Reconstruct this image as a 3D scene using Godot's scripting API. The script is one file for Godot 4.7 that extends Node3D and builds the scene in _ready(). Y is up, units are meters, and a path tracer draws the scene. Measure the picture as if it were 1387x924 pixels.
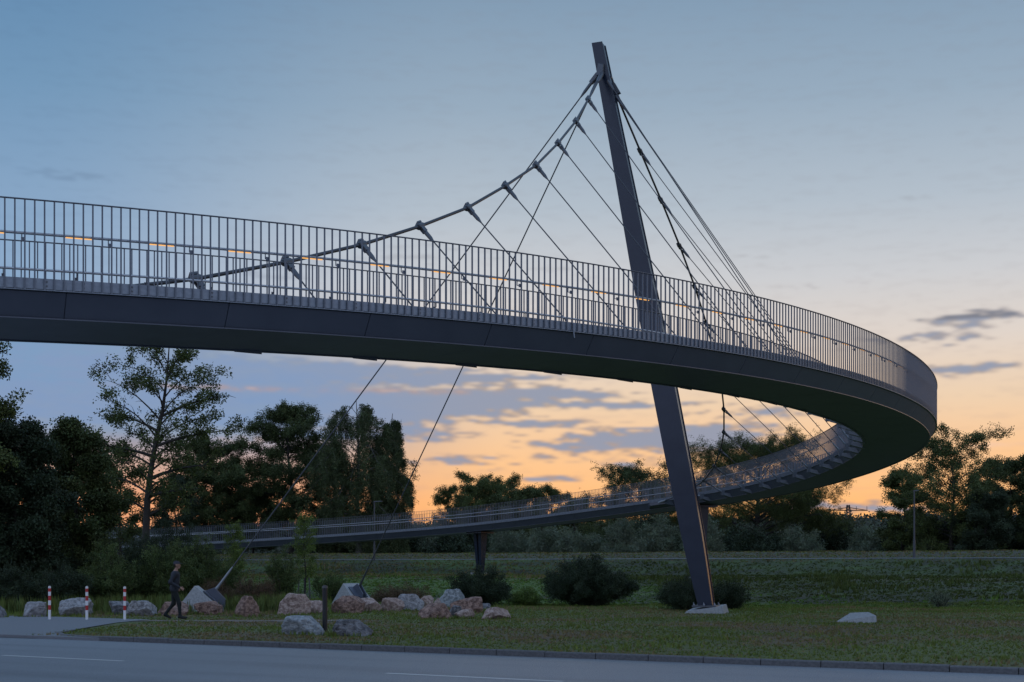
extends Node3D
# A curved, cable-hung footbridge beside a road at dusk. y is up, metres, road surface at y = 0.
# V(x, y, d): a point x to the right, y above the road and d metres ahead of the camera's foot.

const EYE := 1.6
const FOCAL := 1808.6          # focal length in pixels of the 1387 x 924 photograph
const HORIZON := 769.15
const ROADDIR := Vector2(-0.8735, 0.4868)   # (x, d) along the road, away to the left
const ROADNOR := Vector2(0.4868, 0.8735)    # (x, d) across the road, towards the bridge
const KERB := 21.12                          # distance of the kerb face along ROADNOR

var rng := RandomNumberGenerator.new()
var used := {}
var M := {}

func V(x: float, y: float, d: float) -> Vector3:
	return Vector3(x, y, -d)

func across(px: float, d: float) -> float:      # x of something seen at column px, d metres ahead
	return (px - 693.5) / FOCAL * d

func level(py: float, d: float) -> float:       # height of something seen at row py, d metres ahead
	return EYE + (HORIZON - py) / FOCAL * d

func numbered(called: String) -> String:
	if not used.has(called):
		used[called] = 0
		return called
	used[called] += 1
	return "%s_%03d" % [called, used[called]]

func thing(called: String, label: String, category: String, at := Vector3.ZERO, group := "") -> Node3D:
	var o := Node3D.new()
	o.name = numbered(called)
	add_child(o)
	o.position = at
	tag(o, label, category, group)
	return o

func tag(o: Node3D, label: String, category := "", group := "", kind := "") -> Node3D:
	if label: o.set_meta("label", label)
	if category: o.set_meta("category", category)
	if group: o.set_meta("group", group)
	if kind: o.set_meta("kind", kind)
	return o

func put(mesh: Mesh, called: String, mat: Material, parent: Node3D = null) -> MeshInstance3D:
	var o := MeshInstance3D.new()
	o.mesh = mesh
	if mat: o.material_override = mat
	if parent == null or parent == self:
		o.name = numbered(called)
		add_child(o)
	else:
		o.name = called
		parent.add_child(o, true)
	return o

func structure(mesh: Mesh, called: String, mat: Material, label: String) -> MeshInstance3D:
	var o := put(mesh, called, mat)
	return tag(o, label, "", "", "structure")

func new_st() -> SurfaceTool:
	var st := SurfaceTool.new()
	st.begin(Mesh.PRIMITIVE_TRIANGLES)
	return st

func tri(st: SurfaceTool, a: Vector3, b: Vector3, c: Vector3, n: Vector3) -> void:
	if (c - a).cross(b - a).dot(n) < 0.0:
		var t := b; b = c; c = t
	st.set_normal(n); st.add_vertex(a)
	st.set_normal(n); st.add_vertex(b)
	st.set_normal(n); st.add_vertex(c)

func quad(st: SurfaceTool, a: Vector3, b: Vector3, c: Vector3, d: Vector3, n: Vector3) -> void:
	tri(st, a, b, c, n)
	tri(st, a, c, d, n)

func flatquad(st: SurfaceTool, a: Vector3, b: Vector3, c: Vector3, d: Vector3, away: Vector3) -> void:
	var n := (c - a).cross(d - b).normalized()
	if n.dot((a + b + c + d) * 0.25 - away) < 0.0: n = -n
	quad(st, a, b, c, d, n)

# a box by its eight corners: lower ring lo[0..3], upper ring hi[0..3]
func hexa(st: SurfaceTool, lo: Array, hi: Array) -> void:
	var m := Vector3.ZERO
	for p in lo: m += p
	for p in hi: m += p
	m /= 8.0
	flatquad(st, lo[0], lo[1], lo[2], lo[3], m)
	flatquad(st, hi[0], hi[1], hi[2], hi[3], m)
	for i in 4:
		var j := (i + 1) % 4
		flatquad(st, lo[i], lo[j], hi[j], hi[i], m)

func bar(st: SurfaceTool, c: Vector3, ax: Vector3, ay: Vector3, az: Vector3) -> void:   # half axes
	hexa(st, [c - ax - ay - az, c + ax - ay - az, c + ax - ay + az, c - ax - ay + az], [c - ax + ay - az, c + ax + ay - az, c + ax + ay + az, c - ax + ay + az])

func tube(st: SurfaceTool, pts: Array, rads: Array, sides := 8, caps := true) -> void:
	var n := pts.size()
	var up := Vector3.UP
	var rings := []
	var norms := []
	var side := Vector3.ZERO
	for i in n:
		var t: Vector3 = (pts[mini(i + 1, n - 1)] - pts[maxi(i - 1, 0)]).normalized()
		if side == Vector3.ZERO:
			side = t.cross(up if absf(t.y) < 0.9 else Vector3.RIGHT).normalized()
		else:
			side = (side - t * side.dot(t)).normalized()
		var o := side.cross(t)
		var ring := PackedVector3Array()
		var nn := PackedVector3Array()
		for k in sides:
			var a := TAU * k / sides
			var d := side * cos(a) + o * sin(a)
			nn.append(d)
			ring.append(pts[i] + d * float(rads[i]))
		rings.append(ring); norms.append(nn)
	for i in n - 1:
		for k in sides:
			var j := (k + 1) % sides
			var a: Vector3 = rings[i][k]; var b: Vector3 = rings[i][j]
			var c: Vector3 = rings[i + 1][j]; var d: Vector3 = rings[i + 1][k]
			var f: Vector3 = norms[i][k] + norms[i][j]
			var seq := [[a, norms[i][k]], [b, norms[i][j]], [c, norms[i + 1][j]], [a, norms[i][k]], [c, norms[i + 1][j]], [d, norms[i + 1][k]]]
			if (c - a).cross(b - a).dot(f) < 0.0:
				seq = [seq[0], seq[2], seq[1], seq[3], seq[5], seq[4]]
			for q in seq:
				st.set_normal(q[1]); st.add_vertex(q[0])
	if caps:
		for e in [0, n - 1]:
			var t: Vector3 = (pts[1] - pts[0]) if e else (pts[0] - pts[1])
			if e: t = pts[n - 1] - pts[n - 2]
			for k in sides:
				tri(st, pts[e], rings[e][k], rings[e][(k + 1) % sides], t.normalized())

func lin(r: float, g: float, b: float) -> Color:
	return Color(r, g, b).linear_to_srgb()

# ---------------------------------------------------------------- materials
func noise_image(seed_: int, freq: float, size: int, octaves := 4, kind := FastNoiseLite.TYPE_SIMPLEX) -> Image:
	var n := FastNoiseLite.new()
	n.seed = seed_; n.frequency = freq; n.noise_type = kind
	n.fractal_octaves = octaves
	return n.get_seamless_image(size, size)

func ramp_texture(im: Image, lo: Color, hi: Color, hard := false) -> ImageTexture:
	var d := im.get_data()
	var w := im.get_width()
	var out := PackedByteArray()
	out.resize(w * w * 3)
	for i in w * w:
		var t := clampf(d[i] / 255.0, 0.0, 1.0)
		if hard: t = smoothstep(0.22, 0.72, t)
		out[i * 3] = int(lerpf(lo.r, hi.r, t) * 255.0)
		out[i * 3 + 1] = int(lerpf(lo.g, hi.g, t) * 255.0)
		out[i * 3 + 2] = int(lerpf(lo.b, hi.b, t) * 255.0)
	return ImageTexture.create_from_image(Image.create_from_data(w, w, false, Image.FORMAT_RGB8, out))

func bump_texture(im: Image, strength: float) -> ImageTexture:
	var b: Image = im.duplicate()
	b.convert(Image.FORMAT_RGBA8)
	b.bump_map_to_normal_map(strength)
	return ImageTexture.create_from_image(b)

func mat(called: String, c: Color, rough: float, metal := 0.0, spec := 0.5) -> StandardMaterial3D:
	var m := StandardMaterial3D.new()
	m.albedo_color = c.linear_to_srgb()
	m.roughness = rough; m.metallic = metal; m.metallic_specular = spec
	m.resource_name = called
	M[called] = m
	return m

func textured(called: String, lo: Color, hi: Color, rough: float, im: Image, scale: float, bump := 0.0, bim: Image = null, hard := false) -> StandardMaterial3D:
	var m := StandardMaterial3D.new()
	m.resource_name = called
	m.albedo_texture = ramp_texture(im, lo.linear_to_srgb(), hi.linear_to_srgb(), hard)
	m.roughness = rough
	m.uv1_triplanar = true; m.uv1_world_triplanar = true
	m.uv1_scale = Vector3.ONE * scale
	if bump > 0.0:
		m.normal_enabled = true
		m.normal_texture = bump_texture(bim if bim else im, bump)
	M[called] = m
	return m

func make_materials() -> void:
	var fine := noise_image(3, 0.05, 256, 5)
	var grit := noise_image(5, 0.22, 256, 3)
	var coarse := noise_image(9, 0.012, 256, 5)
	var cell := noise_image(11, 0.06, 256, 3, FastNoiseLite.TYPE_CELLULAR)
	textured("steel", Color(0.064, 0.076, 0.102), Color(0.086, 0.100, 0.130), 0.38, coarse, 0.35)
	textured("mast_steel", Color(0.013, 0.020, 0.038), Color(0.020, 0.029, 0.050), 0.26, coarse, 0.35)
	M.steel.metallic_specular = 0.5
	textured("galvanised", Color(0.20, 0.225, 0.26), Color(0.29, 0.32, 0.36), 0.5, fine, 0.8)
	M.galvanised.metallic = 0.35
	mat("bars", Color(0.125, 0.140, 0.168), 0.42, 0.2)
	mat("handrail", Color(0.46, 0.47, 0.48), 0.32, 0.3)
	mat("cable", Color(0.06, 0.064, 0.072), 0.45, 0.3)
	mat("lamp_grey", Color(0.06, 0.064, 0.07), 0.5)
	mat("fitting", Color(0.10, 0.105, 0.115), 0.4, 0.4)
	mat("bracket_steel", Color(0.13, 0.145, 0.17), 0.42, 0.1)
	mat("tar", Color(0.02, 0.02, 0.02), 0.5)
	mat("bright_fitting", Color(0.24, 0.26, 0.28), 0.4, 0.3)
	textured("deck", Color(0.05, 0.05, 0.05), Color(0.09, 0.09, 0.09), 0.85, grit, 0.8)
	textured("asphalt", Color(0.125, 0.134, 0.146), Color(0.28, 0.292, 0.31), 0.5, grit, 0.55, 2.0)
	textured("old_asphalt", Color(0.125, 0.13, 0.138), Color(0.235, 0.24, 0.25), 0.7, grit, 0.5, 2.0)
	textured("gravel", Color(0.13, 0.11, 0.09), Color(0.26, 0.22, 0.18), 0.95, grit, 0.9, 4.0)
	textured("kerb_stone", Color(0.07, 0.072, 0.076), Color(0.15, 0.15, 0.15), 0.85, fine, 1.1, 1.5)
	textured("concrete", Color(0.24, 0.25, 0.25), Color(0.40, 0.405, 0.40), 0.85, fine, 0.7, 1.5)
	textured("road_paint", Color(0.42, 0.42, 0.41), Color(0.72, 0.72, 0.70), 0.6, grit, 1.5)
	mat("white_paint", Color(0.72, 0.72, 0.72), 0.45)
	mat("red_paint", Color(0.42, 0.025, 0.025), 0.45)
	mat("dark_post", Color(0.014, 0.015, 0.017), 0.5)
	mat("post_cap", Color(0.10, 0.10, 0.11), 0.45)
	for k in 5:
		var a: Array = [[Color(0.15, 0.145, 0.145), Color(0.36, 0.35, 0.345)], [Color(0.20, 0.135, 0.11), Color(0.44, 0.335, 0.285)], [Color(0.105, 0.062, 0.05), Color(0.33, 0.215, 0.165)], [Color(0.07, 0.072, 0.078), Color(0.23, 0.23, 0.235)], [Color(0.17, 0.19, 0.20), Color(0.36, 0.38, 0.385)]][k]
		textured("rock%d" % k, a[0], a[1], 0.9, noise_image(20 + k, 0.025, 512, 7), 0.45, 7.0, noise_image(40 + k, 0.05, 512, 6), true)
	textured("bark", Color(0.025, 0.021, 0.018), Color(0.075, 0.066, 0.056), 0.9, cell, 1.2, 3.0)
	textured("pale_bark", Color(0.07, 0.065, 0.06), Color(0.22, 0.21, 0.19), 0.9, cell, 1.2, 2.0)
	for a in [["leaf_alder", 0.070, 0.092, 0.026], ["leaf_oak", 0.058, 0.078, 0.026], ["leaf_willow", 0.150, 0.185, 0.125], ["leaf_shrub", 0.080, 0.112, 0.036], ["leaf_dark", 0.032, 0.048, 0.024], ["leaf_young", 0.115, 0.165, 0.036], ["leaf_birch", 0.066, 0.088, 0.036], ["leaf_dry", 0.120, 0.080, 0.048], ["leaf_far", 0.06, 0.07, 0.05]]:
		var m := mat(a[0], Color(1, 1, 1), 0.6, 0.0, 0.35)
		m.vertex_color_use_as_albedo = true
		m.albedo_color = lin(a[1], a[2], a[3])
		m.backlight_enabled = true
		m.backlight = Color(0.25, 0.30, 0.10)
		m.cull_mode = BaseMaterial3D.CULL_DISABLED
	for a in [["blade_lush", 0.105, 0.195, 0.034], ["blade", 0.138, 0.185, 0.040], ["blade_dry", 0.215, 0.175, 0.084]]:
		var m := mat(a[0], Color(a[1], a[2], a[3]), 0.7, 0.0, 0.3)
		m.vertex_color_use_as_albedo = true
		m.cull_mode = BaseMaterial3D.CULL_DISABLED
	var g := StandardMaterial3D.new()
	g.vertex_color_use_as_albedo = true
	g.roughness = 0.95
	g.albedo_texture = ramp_texture(grit, Color(0.62, 0.62, 0.62), Color(1, 1, 1))
	g.uv1_triplanar = true; g.uv1_world_triplanar = true; g.uv1_scale = Vector3.ONE * 0.45
	g.normal_enabled = true; g.normal_texture = bump_texture(fine, 2.0)
	M.ground = g
	M.asphalt.vertex_color_use_as_albedo = true
	var e := mat("lit_strip", Color(0.5, 0.4, 0.25), 0.5)
	e.emission_enabled = true; e.emission = Color(1.0, 0.72, 0.36); e.emission_energy_multiplier = 0.75
	mat("jacket", Color(0.018, 0.022, 0.032), 0.85)
	mat("trousers", Color(0.010, 0.011, 0.014), 0.9)
	mat("skin", Color(0.32, 0.19, 0.14), 0.6)
	mat("cap", Color(0.05, 0.055, 0.07), 0.8)
	mat("coat", Color(0.012, 0.011, 0.011), 0.75)

# ---------------------------------------------------------------- sky
func srgb(r: float, g: float, b: float) -> Vector3:
	var c := Color(r / 255.0, g / 255.0, b / 255.0).srgb_to_linear()
	return Vector3(c.r, c.g, c.b)

func stops(table: Array, el: float) -> Vector3:
	for i in table.size() - 1:
		if el <= table[i + 1][0]:
			var t: float = clampf((el - table[i][0]) / (table[i + 1][0] - table[i][0]), 0.0, 1.0)
			return table[i][1].lerp(table[i + 1][1], t)
	return table[-1][1]

func make_sky() -> Sky:
	var glow := [[-90.0, srgb(45, 45, 42)], [-1.0, srgb(70, 62, 52)], [0.0, srgb(232, 150, 92)], [2.2, srgb(246, 178, 110)], [4.6, srgb(238, 188, 138)], [7.0, srgb(224, 196, 166)], [9.5, srgb(210, 199, 190)], [12.0, srgb(192, 193, 196)], [15.0, srgb(168, 179, 190)], [19.0, srgb(142, 161, 179)], [24.0, srgb(117, 142, 166)], [42.0, srgb(120, 150, 185)], [90.0, srgb(134, 163, 202)]]
	var west := [[-90.0, srgb(45, 45, 42)], [-1.0, srgb(70, 62, 52)], [0.0, srgb(222, 148, 104)], [2.8, srgb(230, 160, 114)], [4.3, srgb(190, 158, 144)], [5.6, srgb(128, 142, 164)], [7.5, srgb(104, 132, 166)], [9.5, srgb(108, 140, 174)], [12.0, srgb(130, 158, 188)], [15.0, srgb(124, 153, 183)], [19.0, srgb(106, 141, 173)], [24.0, srgb(88, 126, 162)], [42.0, srgb(110, 144, 182)], [90.0, srgb(134, 163, 202)]]
	var back := [[-90.0, srgb(45, 45, 42)], [-1.0, srgb(60, 58, 55)], [0.0, srgb(142, 154, 184)], [4.0, srgb(156, 165, 196)], [9.0, srgb(170, 178, 207)], [15.0, srgb(172, 185, 215)], [23.0, srgb(166, 184, 218)], [36.0, srgb(154, 178, 216)], [60.0, srgb(140, 168, 208)], [90.0, srgb(134, 163, 202)]]  # unseen sky behind and overhead, brightened to lift the light on the foreground
	var W := 2048; var H := 2048
	var n1 := FastNoiseLite.new(); n1.seed = 4; n1.frequency = 0.35; n1.fractal_octaves = 5
	var n2 := FastNoiseLite.new(); n2.seed = 17; n2.frequency = 1.0; n2.fractal_octaves = 4
	# banks and streaks seen above the trees: azimuth, elevation, half width, half height (degrees), weight
	var bank := [[5.0, 5.35, 4.8, 0.62, 1.0], [-1.8, 4.5, 3.2, 0.34, 0.7], [4.5, 6.9, 4.2, 0.17, 0.8], [1.4, 3.8, 1.7, 0.13, 0.95], [18.8, 10.0, 2.5, 0.40, 0.95], [18.8, 8.05, 1.9, 0.34, 1.0], [8.8, 5.6, 3.4, 0.55, 0.85], [14.3, 2.5, 3.4, 0.34, 0.8], [5.2, 4.35, 2.2, 0.12, 0.7], [-3.0, 6.9, 4.2, 0.6, 1.0], [0.5, 6.2, 2.4, 0.16, 0.7], [-2.0, 8.1, 5.0, 0.4, 0.85], [-9.0, 7.0, 7.0, 0.95, 0.8], [-7.0, 8.4, 4.0, 0.22, 0.8], [-10.5, 6.2, 5.0, 0.22, 0.9], [-15.0, 8.2, 7.0, 1.0, 0.9], [-19.0, 6.5, 5.0, 0.8, 0.9], [-6.0, 5.6, 3.6, 0.32, 0.8], [1.5, 7.4, 4.0, 0.3, 0.8], [10.0, 6.5, 3.0, 0.3, 0.7], [17.0, 9.2, 4.0, 0.3, 0.7], [14.0, 7.2, 3.0, 0.2, 0.55], [16.3, 6.4, 2.2, 0.13, 0.5], [17.5, 4.9, 2.2, 0.12, 0.6], [10.5, 12.8, 3.0, 0.35, 0.5], [13.0, 11.6, 2.6, 0.28, 0.48], [-3.0, 13.2, 5.0, 0.7, 0.46], [2.5, 12.4, 3.0, 0.4, 0.46], [-18.5, 15.6, 2.6, 0.6, 0.44], [-10.0, 12.2, 5.0, 0.6, 0.46], [17.0, 15.0, 2.0, 0.35, 0.42]]
	var thin := [[19.6, 4.95, 1.5, 0.10], [-10.6, 5.35, 1.5, 0.16], [-4.2, 7.5, 2.6, 0.10], [-12.5, 7.5, 3.0, 0.10]]   # strips lit by the sun below the horizon
	var data := PackedFloat32Array()
	data.resize(W * H * 3)
	var cloud_dark := srgb(88, 92, 104)
	var cloud_blue := srgb(74, 98, 130)
	var cloud_thin := srgb(146, 128, 122)
	var lit := srgb(214, 178, 158)
	var rowg := []
	for y in H:
		var el := 90.0 - (y + 0.5) / H * 180.0
		var a := stops(glow, el); var b := stops(west, el); var c := stops(back, el)
		var near := el > -1.0 and el < 36.0
		var high := smoothstep(34.0, 20.0, el) * smoothstep(0.2, 2.0, el)
		var base := (y * W) * 3
		var step := 1 if near else 8
		var x := 0
		while x < W:
			var az := wrapf((x + 0.5) / W * 360.0, -180.0, 180.0)
			var rel := absf(wrapf(az - 14.6, -180.0, 180.0))
			var side := (smoothstep(-22.0, -1.0, az) if el > 11.0 else lerpf(smoothstep(-11.0, 0.5, az), smoothstep(-22.0, -1.0, az), smoothstep(7.0, 11.0, el))) if az < 60.0 else 1.0
			var col := b.lerp(a, side) * 0.88  # sky ahead held down, so the brightened back lights the ground more
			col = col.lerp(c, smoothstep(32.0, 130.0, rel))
			if near and high > 0.0:
				var v := n1.get_noise_2d(az * 0.6, el * 6.0)
				var v2 := n2.get_noise_2d(az * 0.9 + 90.0, el * 4.5 + az * 0.25)
				var dens := 0.0
				var bright := 0.0
				if rel < 45.0:
					for k in bank:
						var dx: float = (az - k[0]) / k[2]
						var dy: float = (el - k[1]) / k[3]
						var q := dx * dx + dy * dy
						if q < 7.0: dens += exp(-q) * k[4]
					for k in thin:
						var dx: float = (az - k[0]) / k[2]
						var dy: float = (el - k[1]) / k[3]
						var q := dx * dx + dy * dy
						if q < 7.0: bright += exp(-q)
				var tex := clampf(0.5 + v * 0.85 + v2 * 0.75, 0.0, 1.0)
				var cl := smoothstep(0.40, 0.70, minf(dens, 1.2) * 0.60 + tex * 0.44 - 0.03) * minf(1.0, dens * 2.6) * 0.94
				cl *= 1.0 - 0.55 * smoothstep(10.5, 12.0, el)
				var veil := smoothstep(0.55, 0.95, tex) * (0.10 if rel < 45.0 else 0.28) * high
				cl = maxf(cl, veil)
				var shade := cloud_thin.lerp(cloud_dark, cl).lerp(cloud_blue, clampf(1.0 - side * 0.8, 0.0, 1.0))
				shade *= 0.84 + 0.34 * tex
				if el > 9.0: shade = shade.lerp(col * 0.62, smoothstep(9.0, 13.0, el) * 0.6)
				col = col.lerp(shade, cl)
				col = col.lerp(lit, clampf(bright * (0.3 + v2 * 1.2), 0.0, 0.5))
			for j in step:
				var o := base + (x + j) * 3
				data[o] = col.x; data[o + 1] = col.y; data[o + 2] = col.z
			x += step
	var im := Image.create_from_data(W, H, false, Image.FORMAT_RGBF, data.to_byte_array())
	var sm := PanoramaSkyMaterial.new()
	sm.panorama = ImageTexture.create_from_image(im)
	sm.filter = true
	var sky := Sky.new()
	sky.sky_material = sm
	return sky

# ---------------------------------------------------------------- the bridge's line
const KAPPA := [0.0238, 0.0235, 0.0248, 0.0203, 0.0214, 0.0202, 0.0226, 0.0248, 0.0255, 0.0264, 0.0268, 0.0269, 0.0269, 0.0269, 0.0269]
const RISE := [4.0848, 4.6005, 4.8674, 4.8843, 4.3891, 3.7217, 2.7332, 1.9034, 1.0850]
const SEG := 2.5071
const FIRST := 5.2196
const WIDE := 2.744
const DEPTH := 0.365
const INSET := 0.256
const S0 := -12.0
const S1 := 124.0
const DS := 0.05
var line_x := PackedFloat64Array()
var line_d := PackedFloat64Array()
var line_t := PackedFloat64Array()

func spline(v: Array, h: float, s: float) -> float:
	var n := v.size()
	var i := clampi(int(floor(s / h)), 0, n - 2)
	var t := s / h - i
	if s < 0.0: return v[0] + (v[1] - v[0]) * s / h
	var b: float = v[i]; var c: float = v[i + 1]
	var a: float = v[i - 1] if i > 0 else 2.0 * v[0] - v[1]
	var d: float = v[i + 2] if i + 2 < n else 2.0 * v[n - 1] - v[n - 2]
	return 0.5 * (2.0 * b + (c - a) * t + (2.0 * a - 5.0 * b + 4.0 * c - d) * t * t + (3.0 * b - a - 3.0 * c + d) * t * t * t)

func kap(s: float) -> float:
	return KAPPA[0] if s < 0.0 else spline(KAPPA, 125.0 / 14.0, s)

func lay_line() -> void:
	var n := int((S1 - S0) / DS) + 2
	var zero := int(round(-S0 / DS))
	line_x.resize(n); line_d.resize(n); line_t.resize(n)
	line_x[zero] = -7.9851; line_d[zero] = 19.3733; line_t[zero] = 0.4446
	for i in range(zero, n - 1):
		var s := (i - zero) * DS
		line_t[i + 1] = line_t[i] + kap(s + DS / 2) * DS
		var m := (line_t[i] + line_t[i + 1]) / 2
		line_x[i + 1] = line_x[i] + cos(m) * DS; line_d[i + 1] = line_d[i] + sin(m) * DS
	for i in range(zero, 0, -1):
		line_t[i - 1] = line_t[i] - KAPPA[0] * DS
		var m := (line_t[i] + line_t[i - 1]) / 2
		line_x[i - 1] = line_x[i] - cos(m) * DS; line_d[i - 1] = line_d[i] - sin(m) * DS

func head(s: float) -> float:
	var q := clampf((s - S0) / DS, 0.0, line_t.size() - 1.001)
	var i := int(q)
	return lerpf(line_t[i], line_t[i + 1], q - i)

func along(s: float) -> Vector3:
	var t := head(s)
	return Vector3(cos(t), 0, -sin(t))

func inward(s: float) -> Vector3:
	var t := head(s)
	return Vector3(-sin(t), 0, -cos(t))

func on(s: float, off: float, up: float) -> Vector3:     # off metres in from the outer railing, up metres over its foot
	var q := clampf((s - S0) / DS, 0.0, line_t.size() - 1.001)
	var i := int(q); var f := q - i
	var t := lerpf(line_t[i], line_t[i + 1], f)
	return Vector3(lerpf(line_x[i], line_x[i + 1], f) - off * sin(t), EYE + spline(RISE, 15.625, s) + up, -(lerpf(line_d[i], line_d[i + 1], f) + off * cos(t)))

# sweeps a closed outline of (off, up) points along the line
func sweep(st: SurfaceTool, a: float, b: float, step: float, outline: Array, caps := true) -> void:
	var n := maxi(1, int(ceil((b - a) / step)))
	var m := outline.size()
	var c := Vector2.ZERO
	for p in outline: c += p
	c /= m
	for i in n:
		var s := a + (b - a) * i / n; var e := a + (b - a) * (i + 1) / n
		for k in m:
			var p: Vector2 = outline[k]; var q: Vector2 = outline[(k + 1) % m]
			var nn := Vector2(q.y - p.y, p.x - q.x).normalized()
			if nn.dot((p + q) * 0.5 - c) < 0.0: nn = -nn
			var n0 := inward(s) * nn.x + Vector3.UP * nn.y
			var n1 := inward(e) * nn.x + Vector3.UP * nn.y
			var v := [on(s, p.x, p.y), on(s, q.x, q.y), on(e, q.x, q.y), on(e, p.x, p.y)]
			var nv := [n0, n0, n1, n1]
			var order := [0, 1, 2, 0, 2, 3]
			if (v[2] - v[0]).cross(v[1] - v[0]).dot(n0) < 0.0: order = [0, 2, 1, 0, 3, 2]
			for j in order:
				st.set_normal(nv[j]); st.add_vertex(v[j])
	if caps:
		for e in [a, b]:
			var nrm := along(e) * (-1.0 if e == a else 1.0)
			for k in range(1, m - 1):
				tri(st, on(e, outline[0].x, outline[0].y), on(e, outline[k].x, outline[k].y), on(e, outline[k + 1].x, outline[k + 1].y), nrm)

func rect(a: float, b: float, lo: float, hi: float) -> Array:
	return [Vector2(a, lo), Vector2(b, lo), Vector2(b, hi), Vector2(a, hi)]

func swept(a: float, b: float, step: float, outline: Array) -> ArrayMesh:
	var st := new_st()
	sweep(st, a, b, step, outline)
	return st.commit()

func railing(bridge: Node3D, outer: bool) -> void:
	var off := 0.0 if outer else WIDE
	var sgn := 1.0 if outer else -1.0
	var st := new_st()
	sweep(st, S0, S1, 0.4, rect(off - 0.025, off + 0.025, 1.338, 1.35))
	var rail := put(st.commit(), "outer_railing" if outer else "inner_railing", M.bars, bridge)
	# handrail tube
	var pts := []; var rads := []
	var s := S0
	while s < S1:
		pts.append(on(s, off + sgn * 0.085, 0.86)); rads.append(0.022)
		s += 0.5
	st = new_st()
	tube(st, pts, rads, 8)
	put(st.commit(), "handrail", M.handrail, rail)
	# fascia plates, one to a girder segment
	var k := -6
	while FIRST + k * SEG < S1:
		var a := maxf(S0, FIRST + (k - 0.5) * SEG); var b := minf(S1, FIRST + (k + 0.5) * SEG)
		if b - a > 0.3:
			st = new_st()
			sweep(st, a + 0.001, b - 0.001, 0.5, rect(minf(off + sgn * 0.02, off + sgn * 0.03), maxf(off + sgn * 0.02, off + sgn * 0.03), 0.028, 0.185))
			sweep(st, a + 0.001, b - 0.001, 0.5, rect(minf(off - sgn * 0.018, off + sgn * 0.1), maxf(off - sgn * 0.018, off + sgn * 0.1), 0.0, 0.012))
			var f := put(st.commit(), "fascia_plate", M.galvanised, rail)
			if outer and b < 30.0:
				var sb := new_st()
				for j in 4:
					for h in [0.075, 0.14]:
						var sp := a + (j + 0.4 + 0.15 * (j % 2)) * SEG / 4.0
						bar(sb, on(sp, off + 0.016, h), along(sp) * 0.011, Vector3.UP * 0.011, inward(sp) * 0.006)
				var bolts := put(sb.commit(), "bolts", M.fitting, rail)
				bolts.set_meta("kind", "stuff")
		k += 1
	# balusters
	var bs := new_st()
	bar(bs, Vector3(0, 0.674, 0), Vector3(0.0105, 0, 0), Vector3(0, 0.672, 0), Vector3(0, 0, 0.012))
	var bm := bs.commit()
	var rest := new_st()
	var pitch := SEG / 18.0
	var i := 0
	var made := 0
	s = S0 + 0.05
	while s < S1:
		if outer and s > -0.6 and made < 296:
			var o := put(bm, "baluster", M.bars, rail)
			o.transform = Transform3D(Basis(along(s), Vector3.UP, along(s).cross(Vector3.UP)), on(s, off, 0.0))
			made += 1
		else:
			bar(rest, on(s, off, 0.674), along(s) * (0.0105 if outer else 0.009), Vector3.UP * 0.672, inward(s) * 0.010)
		s += pitch * (1.0 if outer else 1.0)
		i += 1
	var r := put(rest.commit(), "far_balusters" if outer else "balusters", M.bars, rail)
	r.set_meta("kind", "stuff")
	# handrail brackets
	s = FIRST - 6.0 * SEG + SEG * 0.25
	while s < S1:
		if s > S0:
			st = new_st()
			var p := on(s, off + sgn * 0.085, 0.84)
			tube(st, [p, p + Vector3.DOWN * 0.075, on(s, off + sgn * 0.015, 0.75)], [0.009, 0.009, 0.009], 5)
			bar(st, on(s, off + sgn * 0.012, 0.75), along(s) * 0.02, Vector3.UP * 0.03, inward(s) * 0.006)
			put(st.commit(), "handrail_bracket", M.bars, rail)
		s += SEG * 0.5
	# light strips let into the underside of the outer handrail
	if outer:
		for j in range(-3, 23):
			var c := FIRST + SEG * 0.25 + (j + 0.65) * SEG * 0.5 - SEG
			st = new_st()
			sweep(st, c - 0.19, c + 0.19, 0.1, rect(0.072, 0.098, 0.829, 0.841))
			put(st.commit(), "light_strip", M.lit_strip, rail)

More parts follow.
